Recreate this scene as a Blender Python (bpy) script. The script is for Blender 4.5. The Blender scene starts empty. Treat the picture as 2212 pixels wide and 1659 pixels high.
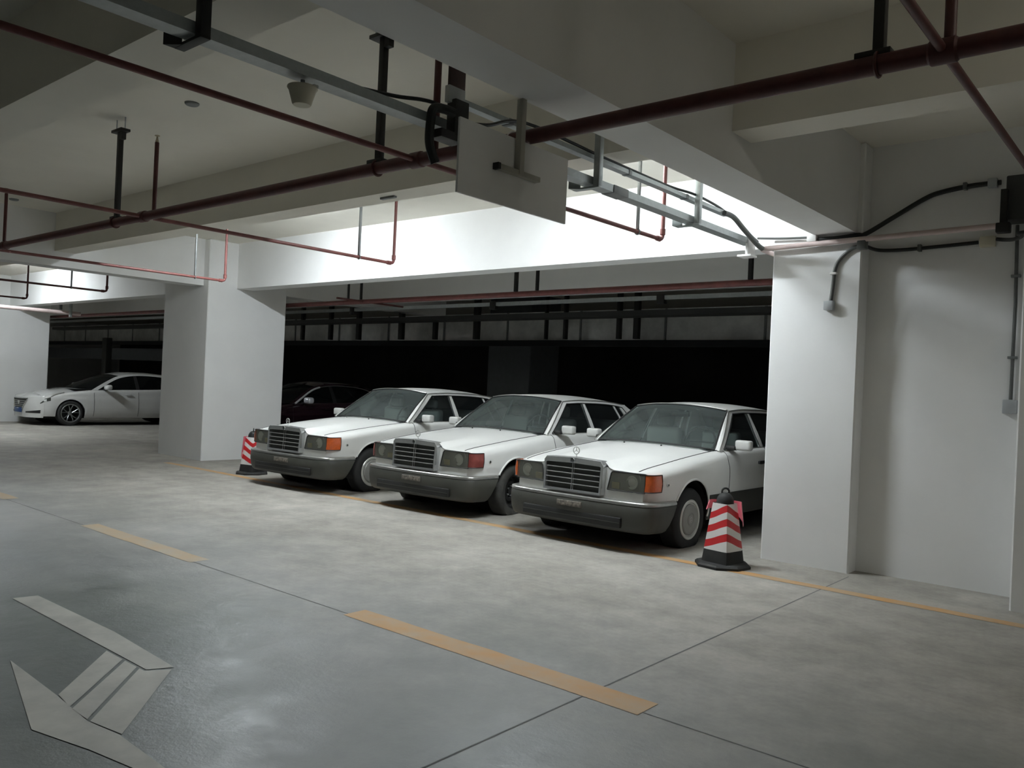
import bpy, bmesh, math, random
import numpy as np
from mathutils import Vector, Matrix

random.seed(7)
PI = math.pi
C = bpy.context.scene.collection

# ------------------------------------------------------------------ helpers
class MB:
    """collects shapes and links them as one mesh object"""
    def __init__(s): s.v = []; s.f = []
    def add(s, vs, fs):
        b = len(s.v); s.v += [tuple(map(float, p)) for p in vs]
        s.f += [tuple(b + i for i in f) for f in fs]; return s
    def box(s, x0, x1, y0, y1, z0, z1):
        vs = [(x, y, z) for z in (z0, z1) for y in (y0, y1) for x in (x0, x1)]
        return s.add(vs, [(0, 2, 3, 1), (4, 5, 7, 6), (0, 1, 5, 4), (2, 6, 7, 3), (0, 4, 6, 2), (1, 3, 7, 5)])
    def bbox(s, x0, x1, y0, y1, z0, z1, b=.01, seg=2):
        bm = bmesh.new()
        bmesh.ops.create_cube(bm, size=1)
        for v in bm.verts:
            v.co = Vector(((x0 + x1) / 2 + v.co.x * (x1 - x0), (y0 + y1) / 2 + v.co.y * (y1 - y0), (z0 + z1) / 2 + v.co.z * (z1 - z0)))
        bmesh.ops.bevel(bm, geom=bm.edges[:], offset=b, segments=seg, affect='EDGES', profile=.5)
        bm.verts.index_update()
        s.add([v.co[:] for v in bm.verts], [tuple(v.index for v in f.verts) for f in bm.faces]); bm.free(); return s
    def prism(s, poly, z0, z1):
        n = len(poly)
        vs = [(x, y, z0) for x, y in poly] + [(x, y, z1) for x, y in poly]
        fs = [tuple(range(n))[::-1], tuple(range(n, 2 * n))] + [(i, (i + 1) % n, n + (i + 1) % n, n + i) for i in range(n)]
        return s.add(vs, fs)
    def tube(s, pts, r, n=12, closed=False, cap=True):
        pts = [Vector(p) for p in pts]; m = len(pts)
        vs = []; up = None
        for i, p in enumerate(pts):
            if closed: t = pts[(i + 1) % m] - pts[i - 1]
            else: t = pts[min(i + 1, m - 1)] - pts[max(i - 1, 0)]
            t.normalize()
            if up is None:
                up = Vector((0, 0, 1)) if abs(t.z) < .9 else Vector((1, 0, 0))
            a = t.cross(up)
            if a.length < 1e-4: a = t.cross(Vector((1, .3, .2)))
            a.normalize(); b = a.cross(t); b.normalize(); up = b
            rr = r[i] if isinstance(r, (list, tuple)) else r
            vs += [p + (a * math.cos(2 * PI * k / n) + b * math.sin(2 * PI * k / n)) * rr for k in range(n)]
        fs = []
        for i in range(m if closed else m - 1):
            j = (i + 1) % m
            fs += [(i * n + k, i * n + (k + 1) % n, j * n + (k + 1) % n, j * n + k) for k in range(n)]
        if cap and not closed:
            fs += [tuple(range(n))[::-1], tuple((m - 1) * n + k for k in range(n))]
        return s.add(vs, fs)
    def lathe(s, prof, axis='z', n=32, at=(0, 0, 0), a0=0., a1=2 * PI):
        """prof: (radius, offset along axis)"""
        full = abs(a1 - a0 - 2 * PI) < 1e-6
        m = n if full else n + 1
        vs = []
        for r, h in prof:
            for k in range(m):
                a = a0 + (a1 - a0) * k / n
                c, d = r * math.cos(a), r * math.sin(a)
                p = {'z': (c, d, h), 'x': (h, c, d), 'y': (c, h, d)}[axis]
                vs.append((p[0] + at[0], p[1] + at[1], p[2] + at[2]))
        fs = []
        for i in range(len(prof) - 1):
            for k in range(n):
                k2 = (k + 1) % m
                fs.append((i * m + k, i * m + k2, (i + 1) * m + k2, (i + 1) * m + k))
        return s.add(vs, fs)
    def disc(s, c, r, axis='x', n=24):
        vs = []
        for k in range(n):
            a = 2 * PI * k / n; u, w = r * math.cos(a), r * math.sin(a)
            p = {'z': (u, w, 0), 'x': (0, u, w), 'y': (u, 0, w)}[axis]
            vs.append((p[0] + c[0], p[1] + c[1], p[2] + c[2]))
        return s.add(vs, [tuple(range(n))])
    def grid(s, P):
        a, b = len(P), len(P[0])
        return s.add([q for row in P for q in row],
                     [(i * b + j, i * b + j + 1, (i + 1) * b + j + 1, (i + 1) * b + j) for i in range(a - 1) for j in range(b - 1)])
    def slab(s, P, off):
        """grid P given a thickness along vector function/offset"""
        a, b = len(P), len(P[0]); o = Vector(off)
        top = [Vector(q) for row in P for q in row]
        vs = top + [q + o for q in top]; N = a * b
        fs = []
        for i in range(a - 1):
            for j in range(b - 1):
                q = (i * b + j, i * b + j + 1, (i + 1) * b + j + 1, (i + 1) * b + j)
                fs += [q, tuple(N + t for t in q[::-1])]
        for i in range(a - 1):
            for j in (0, b - 1):
                fs.append((i * b + j, (i + 1) * b + j, N + (i + 1) * b + j, N + i * b + j))
        for j in range(b - 1):
            for i in (0, a - 1):
                fs.append((i * b + j, i * b + j + 1, N + i * b + j + 1, N + i * b + j))
        return s.add(vs, fs)
    def mirror(s):
        n = len(s.v)
        s.v += [(-x, y, z) for x, y, z in s.v]
        s.f += [tuple(n + i for i in f[::-1]) for f in s.f]; return s
    def build(s, name, mat, parent=None, smooth=True, ang=35, merge=True):
        me = bpy.data.meshes.new(name); me.from_pydata(s.v, [], s.f); me.validate()
        bm = bmesh.new(); bm.from_mesh(me)
        if merge: bmesh.ops.remove_doubles(bm, verts=bm.verts[:], dist=1e-5)
        bmesh.ops.dissolve_degenerate(bm, edges=bm.edges[:], dist=1e-6)
        bmesh.ops.recalc_face_normals(bm, faces=bm.faces[:])
        bm.to_mesh(me); bm.free()
        if smooth:
            me.polygons.foreach_set('use_smooth', [True] * len(me.polygons))
            me.set_sharp_from_angle(angle=math.radians(ang))
        me.materials.append(mat)
        o = bpy.data.objects.new(name, me); C.objects.link(o)
        if parent: o.parent = parent
        return o

def thing(name, label, cat, loc=(0, 0, 0), rz=0, group=None):
    o = bpy.data.objects.new(name, None); C.objects.link(o); o.empty_display_size = .1
    o.location = loc; o.rotation_euler = (0, 0, rz)
    o['label'] = label; o['category'] = cat
    if group: o['group'] = group
    return o
def tag(o, label, cat, group=None, kind=None):
    o['label'] = label; o['category'] = cat
    if group: o['group'] = group
    if kind: o['kind'] = kind
    return o
def arc(c, r, a0, a1, n, f):
    return [f(c, r, a0 + (a1 - a0) * i / n) for i in range(n + 1)]
def rounded(pts, r, n=5):
    """polyline with filleted corners"""
    pts = [Vector(p) for p in pts]; out = [pts[0]]
    for i in range(1, len(pts) - 1):
        a, b, c = pts[i - 1], pts[i], pts[i + 1]
        ra = min(r, (a - b).length * .49, (c - b).length * .49)
        p, q = b + (a - b).normalized() * ra, b + (c - b).normalized() * ra
        for k in range(n + 1):
            t = k / n; out.append(p * (1 - t) ** 2 + b * 2 * t * (1 - t) + q * t * t)
    out.append(pts[-1]); return out
def spline(pts, n=8):
    pts = [Vector(p) for p in pts]; out = []
    P = [pts[0]] + pts + [pts[-1]]
    for i in range(1, len(P) - 2):
        for k in range(n):
            t = k / n; a, b, c, d = P[i - 1], P[i], P[i + 1], P[i + 2]
            out.append(.5 * ((2 * b) + (c - a) * t + (2 * a - 5 * b + 4 * c - d) * t * t + (3 * b - a - 3 * c + d) * t ** 3))
    out.append(pts[-1]); return out
def smooth_table(tab):
    xs = np.array([t[0] for t in tab], float); ys = np.array([t[1] for t in tab], float)
    d = np.diff(ys) / np.diff(xs); m = np.zeros(len(xs)); m[0], m[-1] = d[0], d[-1]
    for i in range(1, len(xs) - 1):
        m[i] = 0 if d[i - 1] * d[i] <= 0 else 2 * d[i - 1] * d[i] / (d[i - 1] + d[i])
    def f(x):
        x = min(max(x, xs[0]), xs[-1]); i = min(int(np.searchsorted(xs, x, 'right')) - 1, len(xs) - 2)
        hh = xs[i + 1] - xs[i]; t = (x - xs[i]) / hh
        return float((2 * t ** 3 - 3 * t * t + 1) * ys[i] + (t ** 3 - 2 * t * t + t) * hh * m[i] + (-2 * t ** 3 + 3 * t * t) * ys[i + 1] + (t ** 3 - t * t) * hh * m[i + 1])
    return f
def sstep(a, b, x):
    t = min(max((x - a) / (b - a), 0), 1); return t * t * (3 - 2 * t)

# ------------------------------------------------------------------ materials
def mat(name, col, rough=.5, metal=0., noise=0., nscale=8., bump=0., bscale=60., coat=0., emit=None, spec=.5, col2=None, alpha=None):
    m = bpy.data.materials.new(name); m.use_nodes = True
    nt = m.node_tree; b = nt.nodes['Principled BSDF']
    b.inputs['Base Color'].default_value = (*col, 1); b.inputs['Roughness'].default_value = rough
    b.inputs['Metallic'].default_value = metal; b.inputs['Specular IOR Level'].default_value = spec
    if coat: b.inputs['Coat Weight'].default_value = coat; b.inputs['Coat Roughness'].default_value = .12
    if noise or col2:
        tc = nt.nodes.new('ShaderNodeTexCoord'); n = nt.nodes.new('ShaderNodeTexNoise')
        n.inputs['Scale'].default_value = nscale; n.inputs['Detail'].default_value = 5; n.inputs['Roughness'].default_value = .6
        nt.links.new(tc.outputs['Object'], n.inputs['Vector'])
        r = nt.nodes.new('ShaderNodeValToRGB'); r.color_ramp.elements[0].position = .3; r.color_ramp.elements[1].position = .7
        lo = col2 if col2 else tuple(max(0, c * (1 - noise)) for c in col)
        hi = col if col2 else tuple(min(1, c * (1 + noise * .5)) for c in col)
        r.color_ramp.elements[0].color = (*lo, 1); r.color_ramp.elements[1].color = (*hi, 1)
        nt.links.new(n.outputs['Fac'], r.inputs['Fac']); nt.links.new(r.outputs['Color'], b.inputs['Base Color'])
    if bump:
        tc = nt.nodes.new('ShaderNodeTexCoord'); n = nt.nodes.new('ShaderNodeTexNoise'); n.inputs['Scale'].default_value = bscale
        n.inputs['Detail'].default_value = 4
        nt.links.new(tc.outputs['Object'], n.inputs['Vector'])
        bp = nt.nodes.new('ShaderNodeBump'); bp.inputs['Strength'].default_value = bump; bp.inputs['Distance'].default_value = .01
        nt.links.new(n.outputs['Fac'], bp.inputs['Height']); nt.links.new(bp.outputs['Normal'], b.inputs['Normal'])
    if emit:
        b.inputs['Emission Color'].default_value = (*emit[0], 1); b.inputs['Emission Strength'].default_value = emit[1]
    if alpha is not None:
        b.inputs['Alpha'].default_value = alpha
    return m

def glass_mat(name, tint, dust_col, dust, gloss=.12):
    """tinted pane with a film of dust"""
    m = bpy.data.materials.new(name); m.use_nodes = True; nt = m.node_tree; N = nt.nodes; L = nt.links
    N.clear(); out = N.new('ShaderNodeOutputMaterial')
    tr = N.new('ShaderNodeBsdfTransparent'); tr.inputs[0].default_value = (*tint, 1)
    df = N.new('ShaderNodeBsdfDiffuse'); df.inputs[0].default_value = (*dust_col, 1)
    gl = N.new('ShaderNodeBsdfGlossy'); gl.inputs['Roughness'].default_value = .08
    tc = N.new('ShaderNodeTexCoord'); nz = N.new('ShaderNodeTexNoise'); nz.inputs['Scale'].default_value = 3.; nz.inputs['Detail'].default_value = 4
    L.new(tc.outputs['Object'], nz.inputs['Vector'])
    mr = N.new('ShaderNodeMapRange'); mr.inputs['From Min'].default_value = .3; mr.inputs['From Max'].default_value = .7
    mr.inputs['To Min'].default_value = dust * .7; mr.inputs['To Max'].default_value = dust * 1.2
    L.new(nz.outputs['Fac'], mr.inputs['Value'])
    m1 = N.new('ShaderNodeMixShader'); L.new(mr.outputs[0], m1.inputs[0]); L.new(tr.outputs[0], m1.inputs[1]); L.new(df.outputs[0], m1.inputs[2])
    fr = N.new('ShaderNodeFresnel'); fr.inputs[0].default_value = 1.45
    ml = N.new('ShaderNodeMath'); ml.operation = 'MULTIPLY'; ml.inputs[1].default_value = gloss * 6; L.new(fr.outputs[0], ml.inputs[0])
    m2 = N.new('ShaderNodeMixShader'); L.new(ml.outputs[0], m2.inputs[0]); L.new(m1.outputs[0], m2.inputs[1]); L.new(gl.outputs[0], m2.inputs[2])
    L.new(m2.outputs[0], out.inputs[0]); return m

def floor_mat():
    m = bpy.data.materials.new('polished concrete'); m.use_nodes = True; nt = m.node_tree; N = nt.nodes; L = nt.links
    b = N['Principled BSDF']; tc = N.new('ShaderNodeTexCoord')
    def noise(s, d=5, r=.6, vec=None):
        n = N.new('ShaderNodeTexNoise'); n.inputs['Scale'].default_value = s; n.inputs['Detail'].default_value = d; n.inputs['Roughness'].default_value = r
        L.new(vec or tc.outputs['Object'], n.inputs['Vector']); return n
    def ramp(src, a, ca, bb, cb):
        r = N.new('ShaderNodeValToRGB'); e = r.color_ramp.elements
        e[0].position, e[1].position = a, bb; e[0].color = (*ca, 1); e[1].color = (*cb, 1); L.new(src, r.inputs[0]); return r
    def mix(t, f, a, c):
        x = N.new('ShaderNodeMix'); x.data_type = 'RGBA'; x.blend_type = t
        if isinstance(f, float): x.inputs[0].default_value = f
        else: L.new(f, x.inputs[0])
        L.new(a, x.inputs[6]); L.new(c, x.inputs[7]); return x.outputs[2]
    big = noise(.55, 6, .62); mid = noise(3.2, 6, .7); fine = noise(26, 4, .6)
    dusty = ramp(big.outputs['Fac'], .36, FL_A, .66, FL_B)
    m1 = mix('MULTIPLY', .55, dusty.outputs[0], ramp(mid.outputs['Fac'], .33, (.5, .51, .51), .62, (1, 1, 1)).outputs[0])
    m2 = mix('MULTIPLY', .35, m1, ramp(fine.outputs['Fac'], .3, (.7, .7, .7), .65, (1, 1, 1)).outputs[0])
    # dust worn off along the lane middle: slightly darker, greener polished track
    sep = N.new('ShaderNodeSeparateXYZ'); L.new(tc.outputs['Object'], sep.inputs[0])
    wob = noise(.8, 4); ad = N.new('ShaderNodeMath'); ad.operation = 'MULTIPLY_ADD'; ad.inputs[1].default_value = 2.2
    L.new(wob.outputs['Fac'], ad.inputs[0]); L.new(sep.outputs['Y'], ad.inputs[2])
    trk = ramp(ad.outputs[0], 3.4 / 10, (1, 1, 1), 6.2 / 10, (0, 0, 0))
    dv = N.new('ShaderNodeMath'); dv.operation = 'DIVIDE'; dv.inputs[1].default_value = 10; L.new(ad.outputs[0], dv.inputs[0]); L.new(dv.outputs[0], trk.inputs[0])
    wet = ramp(big.outputs['Fac'], .3, FL_C, .7, FL_D)
    m3 = mix('MULTIPLY', .5, wet.outputs[0], ramp(mid.outputs['Fac'], .3, (.6, .62, .62), .65, (1, 1, 1)).outputs[0])
    col = mix('MIX', trk.outputs[0], m2, m3)
    L.new(col, b.inputs['Base Color'])
    rr = N.new('ShaderNodeMapRange'); rr.inputs['From Min'].default_value = .3; rr.inputs['From Max'].default_value = .7
    rr.inputs['To Min'].default_value = .34; rr.inputs['To Max'].default_value = .56; L.new(mid.outputs['Fac'], rr.inputs['Value'])
    rx = N.new('ShaderNodeMix'); rx.data_type = 'FLOAT'; L.new(trk.outputs[0], rx.inputs[0]); rx.inputs[2].default_value = .75; L.new(rr.outputs[0], rx.inputs[3])
    L.new(rx.outputs[0], b.inputs['Roughness']); b.inputs['Specular IOR Level'].default_value = .5
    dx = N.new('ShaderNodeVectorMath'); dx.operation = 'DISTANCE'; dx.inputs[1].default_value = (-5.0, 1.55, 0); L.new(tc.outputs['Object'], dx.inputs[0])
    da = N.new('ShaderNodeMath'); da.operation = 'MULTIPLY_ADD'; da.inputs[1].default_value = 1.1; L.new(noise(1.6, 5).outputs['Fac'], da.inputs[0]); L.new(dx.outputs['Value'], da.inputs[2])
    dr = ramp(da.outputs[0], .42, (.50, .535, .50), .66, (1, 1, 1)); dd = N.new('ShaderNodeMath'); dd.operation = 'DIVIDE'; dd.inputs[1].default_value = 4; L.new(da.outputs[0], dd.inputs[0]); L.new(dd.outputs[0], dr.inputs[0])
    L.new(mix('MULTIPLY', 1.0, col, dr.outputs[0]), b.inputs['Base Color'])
    bp = N.new('ShaderNodeBump'); bp.inputs['Strength'].default_value = .2; bp.inputs['Distance'].default_value = .02
    L.new(noise(13, 6, .68).outputs['Fac'], bp.inputs['Height']); L.new(bp.outputs['Normal'], b.inputs['Normal'])
    return m

LAMP = 520
FL_A, FL_B = (.325, .306, .272), (.48, .456, .41)
FL_C, FL_D = (.18, .193, .187), (.32, .325, .315)
M = {}
M['paint_wall'] = mat('white wall paint', (.80, .80, .79), .75, noise=.04, nscale=1.5, bump=.05, bscale=40)
M['paint_ceil'] = mat('white ceiling paint', (.80, .77, .69), .8, noise=.05, nscale=1.2, bump=.05, bscale=30)
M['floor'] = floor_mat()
M['dark_wall'] = mat('concrete darkened as unlit', (.02, .021, .023), .9, noise=.3, nscale=.6)  # near-black colour stands in for the missing light at the back
M['dark_pillar'] = mat('pillar paint darkened as unlit', (.16, .17, .18), .8, noise=.1)  # pillar grey with the gloom of the dark bay in its colour
M['orange'] = mat('worn orange floor paint', (.56, .30, .105), .65, col2=(.45, .34, .22), nscale=4)
M['orange_pale'] = mat('faded orange floor paint', (.47, .33, .19), .7, col2=(.42, .37, .29), nscale=3)
M['arrow'] = mat('worn white floor paint', (.50, .49, .435), .6, col2=(.34, .33, .295), nscale=3.2)
M['joint'] = mat('dark joint filler', (.15, .15, .145), .9)
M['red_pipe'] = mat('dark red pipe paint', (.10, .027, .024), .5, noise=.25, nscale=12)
M['red_lit'] = mat('lit red pipe paint', (.17, .05, .045), .5, noise=.25, nscale=12)  # lighter copy of the pipe red, lit tone put into the colour
M['black_steel'] = mat('black hanger steel', (.02, .019, .017), .5, metal=.2, noise=.3)
M['maroon'] = mat('maroon flat hanger paint', (.055, .022, .018), .5, noise=.3)
M['galv'] = mat('galvanised steel', (.42, .45, .45), .38, metal=.55, noise=.12, nscale=20)
M['galv_dark'] = mat('dull galvanised steel', (.22, .23, .23), .5, metal=.4, noise=.2)
M['duct'] = mat('galvanised duct sheet', (.85, .86, .84), .28, metal=.5, noise=.35, nscale=1.6, bump=.6, bscale=3)
M['cable'] = mat('black cable sheath', (.012, .013, .012), .5)
M['cable_grey'] = mat('dark grey conduit', (.10, .105, .10), .5, noise=.2)
M['board'] = mat('pale sign board back', (.86, .86, .85), .42, noise=.03)
M['bar'] = mat('olive steel bar', (.40, .385, .33), .5)
M['beige'] = mat('aged beige plastic', (.62, .58, .46), .5)
M['box_grey'] = mat('grey junction box', (.42, .44, .45), .5, metal=.2)
M['box_white'] = mat('white junction box', (.78, .77, .75), .5)
M['box_dark'] = mat('dark grey cabinet', (.045, .045, .042), .6)
M['pink_pipe'] = mat('dusty red pipe lit pink', (.62, .50, .48), .5, noise=.12)  # dusty red pipe; bright lamp light is put into the pink
M['tube'] = mat('fluorescent tube', (1, 1, 1), .4, emit=((.87, .945, 1.0), LAMP))
M['tube_fill'] = mat('added fill tube', (1, 1, 1), .4, emit=((1.0, .97, .86), 36))
M['brass'] = mat('sprinkler brass', (.5, .42, .3), .35, metal=.8)
M['rubber'] = mat('black rubber', (.018, .018, .018), .75, noise=.3)
M['cone_red'] = mat('cone red sheeting', (.55, .025, .03), .45)
M['cone_white'] = mat('cone white sheeting', (.80, .78, .76), .45)
M['pink'] = mat('pink film', (.85, .22, .28), .4)
# vehicles
M['car_white'] = mat('dusty white car paint', (.80, .80, .775), .36, noise=.05, nscale=2, coat=.35)
M['car_white2'] = mat('pearl white car paint', (.62, .62, .60), .22, noise=.03, coat=.8)
M['car_dark'] = mat('dark plum car paint', (.016, .006, .010), .12, coat=1.)
M['clad'] = mat('grey plastic cladding', (.052, .052, .044), .5, noise=.12, nscale=6)
M['bumper_top'] = mat('dusty bright strip', (.42, .42, .40), .3, metal=.75, noise=.15)
M['chrome'] = mat('chrome', (.72, .73, .73), .14, metal=1., noise=.08)
M['chrome_dull'] = mat('dusty chrome', (.60, .60, .58), .28, metal=.9, noise=.1)
M['grille_chrome'] = mat('pale dusty chrome', (.66, .67, .67), .24, metal=.75, noise=.1)
M['mirror_grey'] = mat('dusty grey mirror paint', (.52, .52, .50), .45)
M['satin'] = mat('pale painted glint', (.75, .76, .78), .3, metal=.3)  # pale colour stands in for reflections on the dark car
M['trim_black'] = mat('black trim', (.012, .012, .012), .6)
M['seam'] = mat('panel gap', (.03, .03, .03), .9)
M['grille_in'] = mat('dark grille mesh', (.035, .038, .032), .6)
M['glass'] = glass_mat('dusty green glass', (.60, .67, .64), (.20, .235, .225), .24)
M['glass_side'] = glass_mat('side glass', (.55, .60, .60), (.10, .115, .12), .10)
M['glass_dark'] = glass_mat('dark tinted glass', (.10, .11, .11), (.015, .017, .017), .3)
M['lens'] = glass_mat('headlamp glass', (.74, .75, .70), (.34, .34, .29), .30)
M['lamp_in'] = mat('headlamp housing', (.17, .17, .145), .5, noise=.4, nscale=9)
M['reflector'] = mat('lamp reflector', (.80, .82, .80), .35, metal=.2)
M['fog'] = mat('yellow fog reflector', (.42, .34, .14), .3, metal=.3)
M['amber'] = mat('amber lens', (.62, .12, .03), .25, noise=.15, nscale=40, coat=.5)
M['dull_red'] = mat('dull red lens', (.20, .045, .038), .4, noise=.2, nscale=30)
M['hubcap'] = mat('grey hubcap', (.33, .33, .31), .45, metal=.25, noise=.1)
M['hub_ring'] = mat('pale hubcap ring', (.66, .66, .62), .35, metal=.4)
M['steel_wheel'] = mat('black steel wheel', (.012, .012, .012), .6)
M['dust_tyre'] = mat('dusty tyre rubber', (.045, .044, .04), .85, noise=.35, nscale=14)
M['alloy'] = mat('alloy wheel', (.30, .31, .31), .3, metal=.8)
M['seat'] = mat('pale grey seat cloth', (.24, .25, .24), .9)
M['dash'] = mat('dark cabin trim', (.03, .032, .032), .8)
M['plate'] = mat('smudged number plate', (.30, .27, .23), .5, col2=(.03, .025, .022), nscale=38)
M['plate_blue'] = mat('blue number plate', (.02, .06, .19), .45)
M['peel'] = mat('peeled paint', (.22, .20, .16), .8, col2=(.5, .49, .45), nscale=60)

# ------------------------------------------------------------------ setting
SLAB, BX, BY = 3.87, 3.29, 3.06
def struct(o, label, cat):
    o['kind'] = 'structure'; o['label'] = label; o['category'] = cat; return o
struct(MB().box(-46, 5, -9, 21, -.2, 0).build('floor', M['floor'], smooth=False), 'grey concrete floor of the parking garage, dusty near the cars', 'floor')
struct(MB().box(-46, 5, -9, 21, SLAB, SLAB + .2).build('ceiling', M['paint_ceil'], smooth=False), 'pale painted concrete ceiling slab above beams and pipes', 'ceiling')
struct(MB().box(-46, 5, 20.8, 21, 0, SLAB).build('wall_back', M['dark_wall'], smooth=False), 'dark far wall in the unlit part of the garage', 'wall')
struct(MB().box(-46, 5, -9.2, -9, 0, SLAB).build('wall_front', M['paint_wall'], smooth=False), 'white wall behind the viewer', 'wall')
struct(MB().box(-46.2, -46, -9, 21, 0, SLAB).build('wall_left', M['paint_wall'], smooth=False), 'white wall at the far end of the lane', 'wall')
struct(MB().box(4.8, 5, -9, 21, 0, SLAB).build('wall_side', M['paint_wall'], smooth=False), 'white wall closing the lane beside the viewer', 'wall')
# recessed white wall beside the nearest pillar; it also closes the side of the dark bay
struct(MB().box(-2.42, 4.8, 7.82, 8.1, 0, SLAB).build('wall_right', M['paint_wall'], smooth=False), 'white recessed wall between the nearest pillar and the picture edge', 'wall')
beams = [
    ('beam', -46, 4.8, 5.04, 5.34, BX, 'long ceiling beam crossing above the red main pipe'),
    ('beam', -46, 4.8, 2.00, 2.33, BX, 'dark ceiling beam over the lane nearest the viewer'),
    ('beam', -46, 4.8, -1.1, -.75, BX, 'ceiling beam above the viewer'),
    ('beam', -46, -2.42, 8.04, 8.36, BY, 'bright white beam over the row of parked saloons'),
    ('beam', -46, 4.8, 11.04, 11.34, 3.13, 'grey beam in the dark bay behind the bright beam'),
    ('beam', -2.81, -2.45, -9, 7.64, BY, 'deep beam running from the viewer to the nearest pillar'),
    ('beam', -13.84, -13.48, -9, 7.52, BY, 'deep beam running to the wide pillar left of the saloons'),
    ('beam', -24.75, -24.39, -9, 7.52, BY, 'deep beam above the farthest white pillar'),
    ('beam', -13.84, -13.48, 9.05, 13.5, BY, 'beam running back into the dark bay'),
]
for n, x0, x1, y0, y1, z0, lab in beams:
    struct(MB().box(x0, x1, y0, y1, z0, SLAB + .02).build(n, M['paint_ceil' if y0 < 6 and x1 - x0 > 1 else 'paint_wall'], smooth=False), lab, 'beam')
pil = [(-3.22, -2.40, 7.62, 8.42, M['paint_wall'], 'nearest white pillar with a small grey box and conduit'),
       (-14.85, -13.31, 7.49, 9.08, M['paint_wall'], 'wide white pillar between the pale modern car and the old saloons'),
       (-25.9, -24.3, 7.49, 9.05, M['paint_wall'], 'farthest white pillar at the edge of the picture'),
       (-1.10, .3, 7.30, 7.9, M['paint_wall'], 'white pillar cut by the picture edge'),
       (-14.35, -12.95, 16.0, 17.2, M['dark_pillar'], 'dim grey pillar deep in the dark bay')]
for x0, x1, y0, y1, m_, lab in pil:
    struct(MB().bbox(x0, x1, y0, y1, -.02, SLAB, .012, 1).build('pillar', m_, smooth=False), lab, 'pillar')

# floor markings
Y0 = 6.87
def line(x0, x1, y, w, lab, nm='floor_line', m_='orange'):
    rnd = random.Random(int(abs(x0) * 100)); n = max(6, int((x1 - x0) / .25))
    up = [(x0 + (x1 - x0) * i / n, y + w / 2 + rnd.uniform(-.006, .006)) for i in range(n + 1)]
    dn = [(x0 + (x1 - x0) * i / n, y - w / 2 + rnd.uniform(-.006, .006)) for i in range(n + 1)]
    mb = MB(); mb.add([(a, b, .002) for a, b in up] + [(a, b, .002) for a, b in dn],
                      [(i, i + 1, n + 2 + i, n + 1 + i) for i in range(n)])
    tag(mb.build(nm, M[m_], smooth=False), lab, 'floor marking', kind='structure')
line(-13.3, 2.0, Y0, .125, 'long orange parking line in front of the old saloons')
line(-4.27, -2.03, 3.545, .19, 'orange lane dash on the floor nearest the viewer')
line(-8.33, -6.25, 3.545, .17, 'faded orange lane dash farther along the lane', m_='orange_pale')
line(-12.6, -10.4, 3.545, .17, 'orange lane dash faintly seen at the far edge', m_='orange_pale')
mb = MB()
for poly in ([(-5.97, 2.07), (-5.94, 2.215), (-4.86, 2.235), (-4.07, 2.195), (-4.13, 2.075), (-4.58, 2.075)],
             [(-4.55, 2.058), (-4.36, 2.058), (-3.90, 1.61), (-4.08, 1.63)],
             [(-4.33, 2.058), (-4.20, 2.058), (-3.71, 1.607), (-3.87, 1.607)],
             [(-4.17, 2.058), (-4.12, 2.06), (-4.05, 2.17), (-3.46, 1.645), (-3.68, 1.607)],
             [(-4.72, 1.64), (-4.08, 1.622), (-3.69, 1.600), (-3.46, 1.635), (-2.6, 1.615), (-3.10, 1.545), (-3.40, 1.49), (-3.76, 1.40)]):
    mb.add([(a, b, .0025) for a, b in poly], [tuple(range(len(poly)))])
tag(mb.build('floor_arrow', M['arrow'], smooth=False), 'worn white direction arrow painted on the floor near the viewer', 'floor marking', kind='structure')
mb = MB()
mb.add([(-2.358, -2, .0012), (-2.348, -2, .0012), (-2.348, 7.5, .0012), (-2.358, 7.5, .0012)], [(0, 1, 2, 3)])
mb.add([(-30, 3.49, .0012), (3, 3.49, .0012), (3, 3.498, .0012), (-30, 3.498, .0012)], [(0, 1, 2, 3)])
tag(mb.build('floor_joint', M['joint'], smooth=False), 'thin dark saw-cut joints in the concrete floor', 'floor joint', kind='structure')

# ------------------------------------------------------------------ lamps (fluorescent battens fixed to the slab behind the beam, plus one added fill lamp)
def batten(x, y, lab, tube='tube'):
    t = thing('tube_lamp', lab, 'ceiling lamp', (x, y, SLAB), 0, 'fluorescent battens above the parking bays')
    MB().bbox(-.63, .63, -.035, .035, -.05, 0, .006).build('housing', M['box_white'], t)
    for s in (-.03, .03):
        MB().tube([(-.6, s, -.07), (.6, s, -.07)], .014, 10).build('tube', M[tube], t)
    for s in (-.61, .61):
        MB().bbox(s - .015, s + .015, -.05, .05, -.09, 0, .004).build('end_cap', M['box_white'], t)
batten(-4.75, 6.15, 'fluorescent batten lamp over the saloon beside the nearest pillar')
batten(-9.5, 6.15, 'fluorescent batten lamp over the farthest of the old saloons')
batten(-20.9, 6.15, 'fluorescent batten lamp over the bay of the pale modern car')
batten(1.3, 3.75, 'added unseen fill lamp over the lane beside the viewer', 'tube_fill')  # added fill lamp, brightens the side of the deep beam
batten(-31.5, 6.15, 'fluorescent batten lamp beyond the farthest white pillar')

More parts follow.
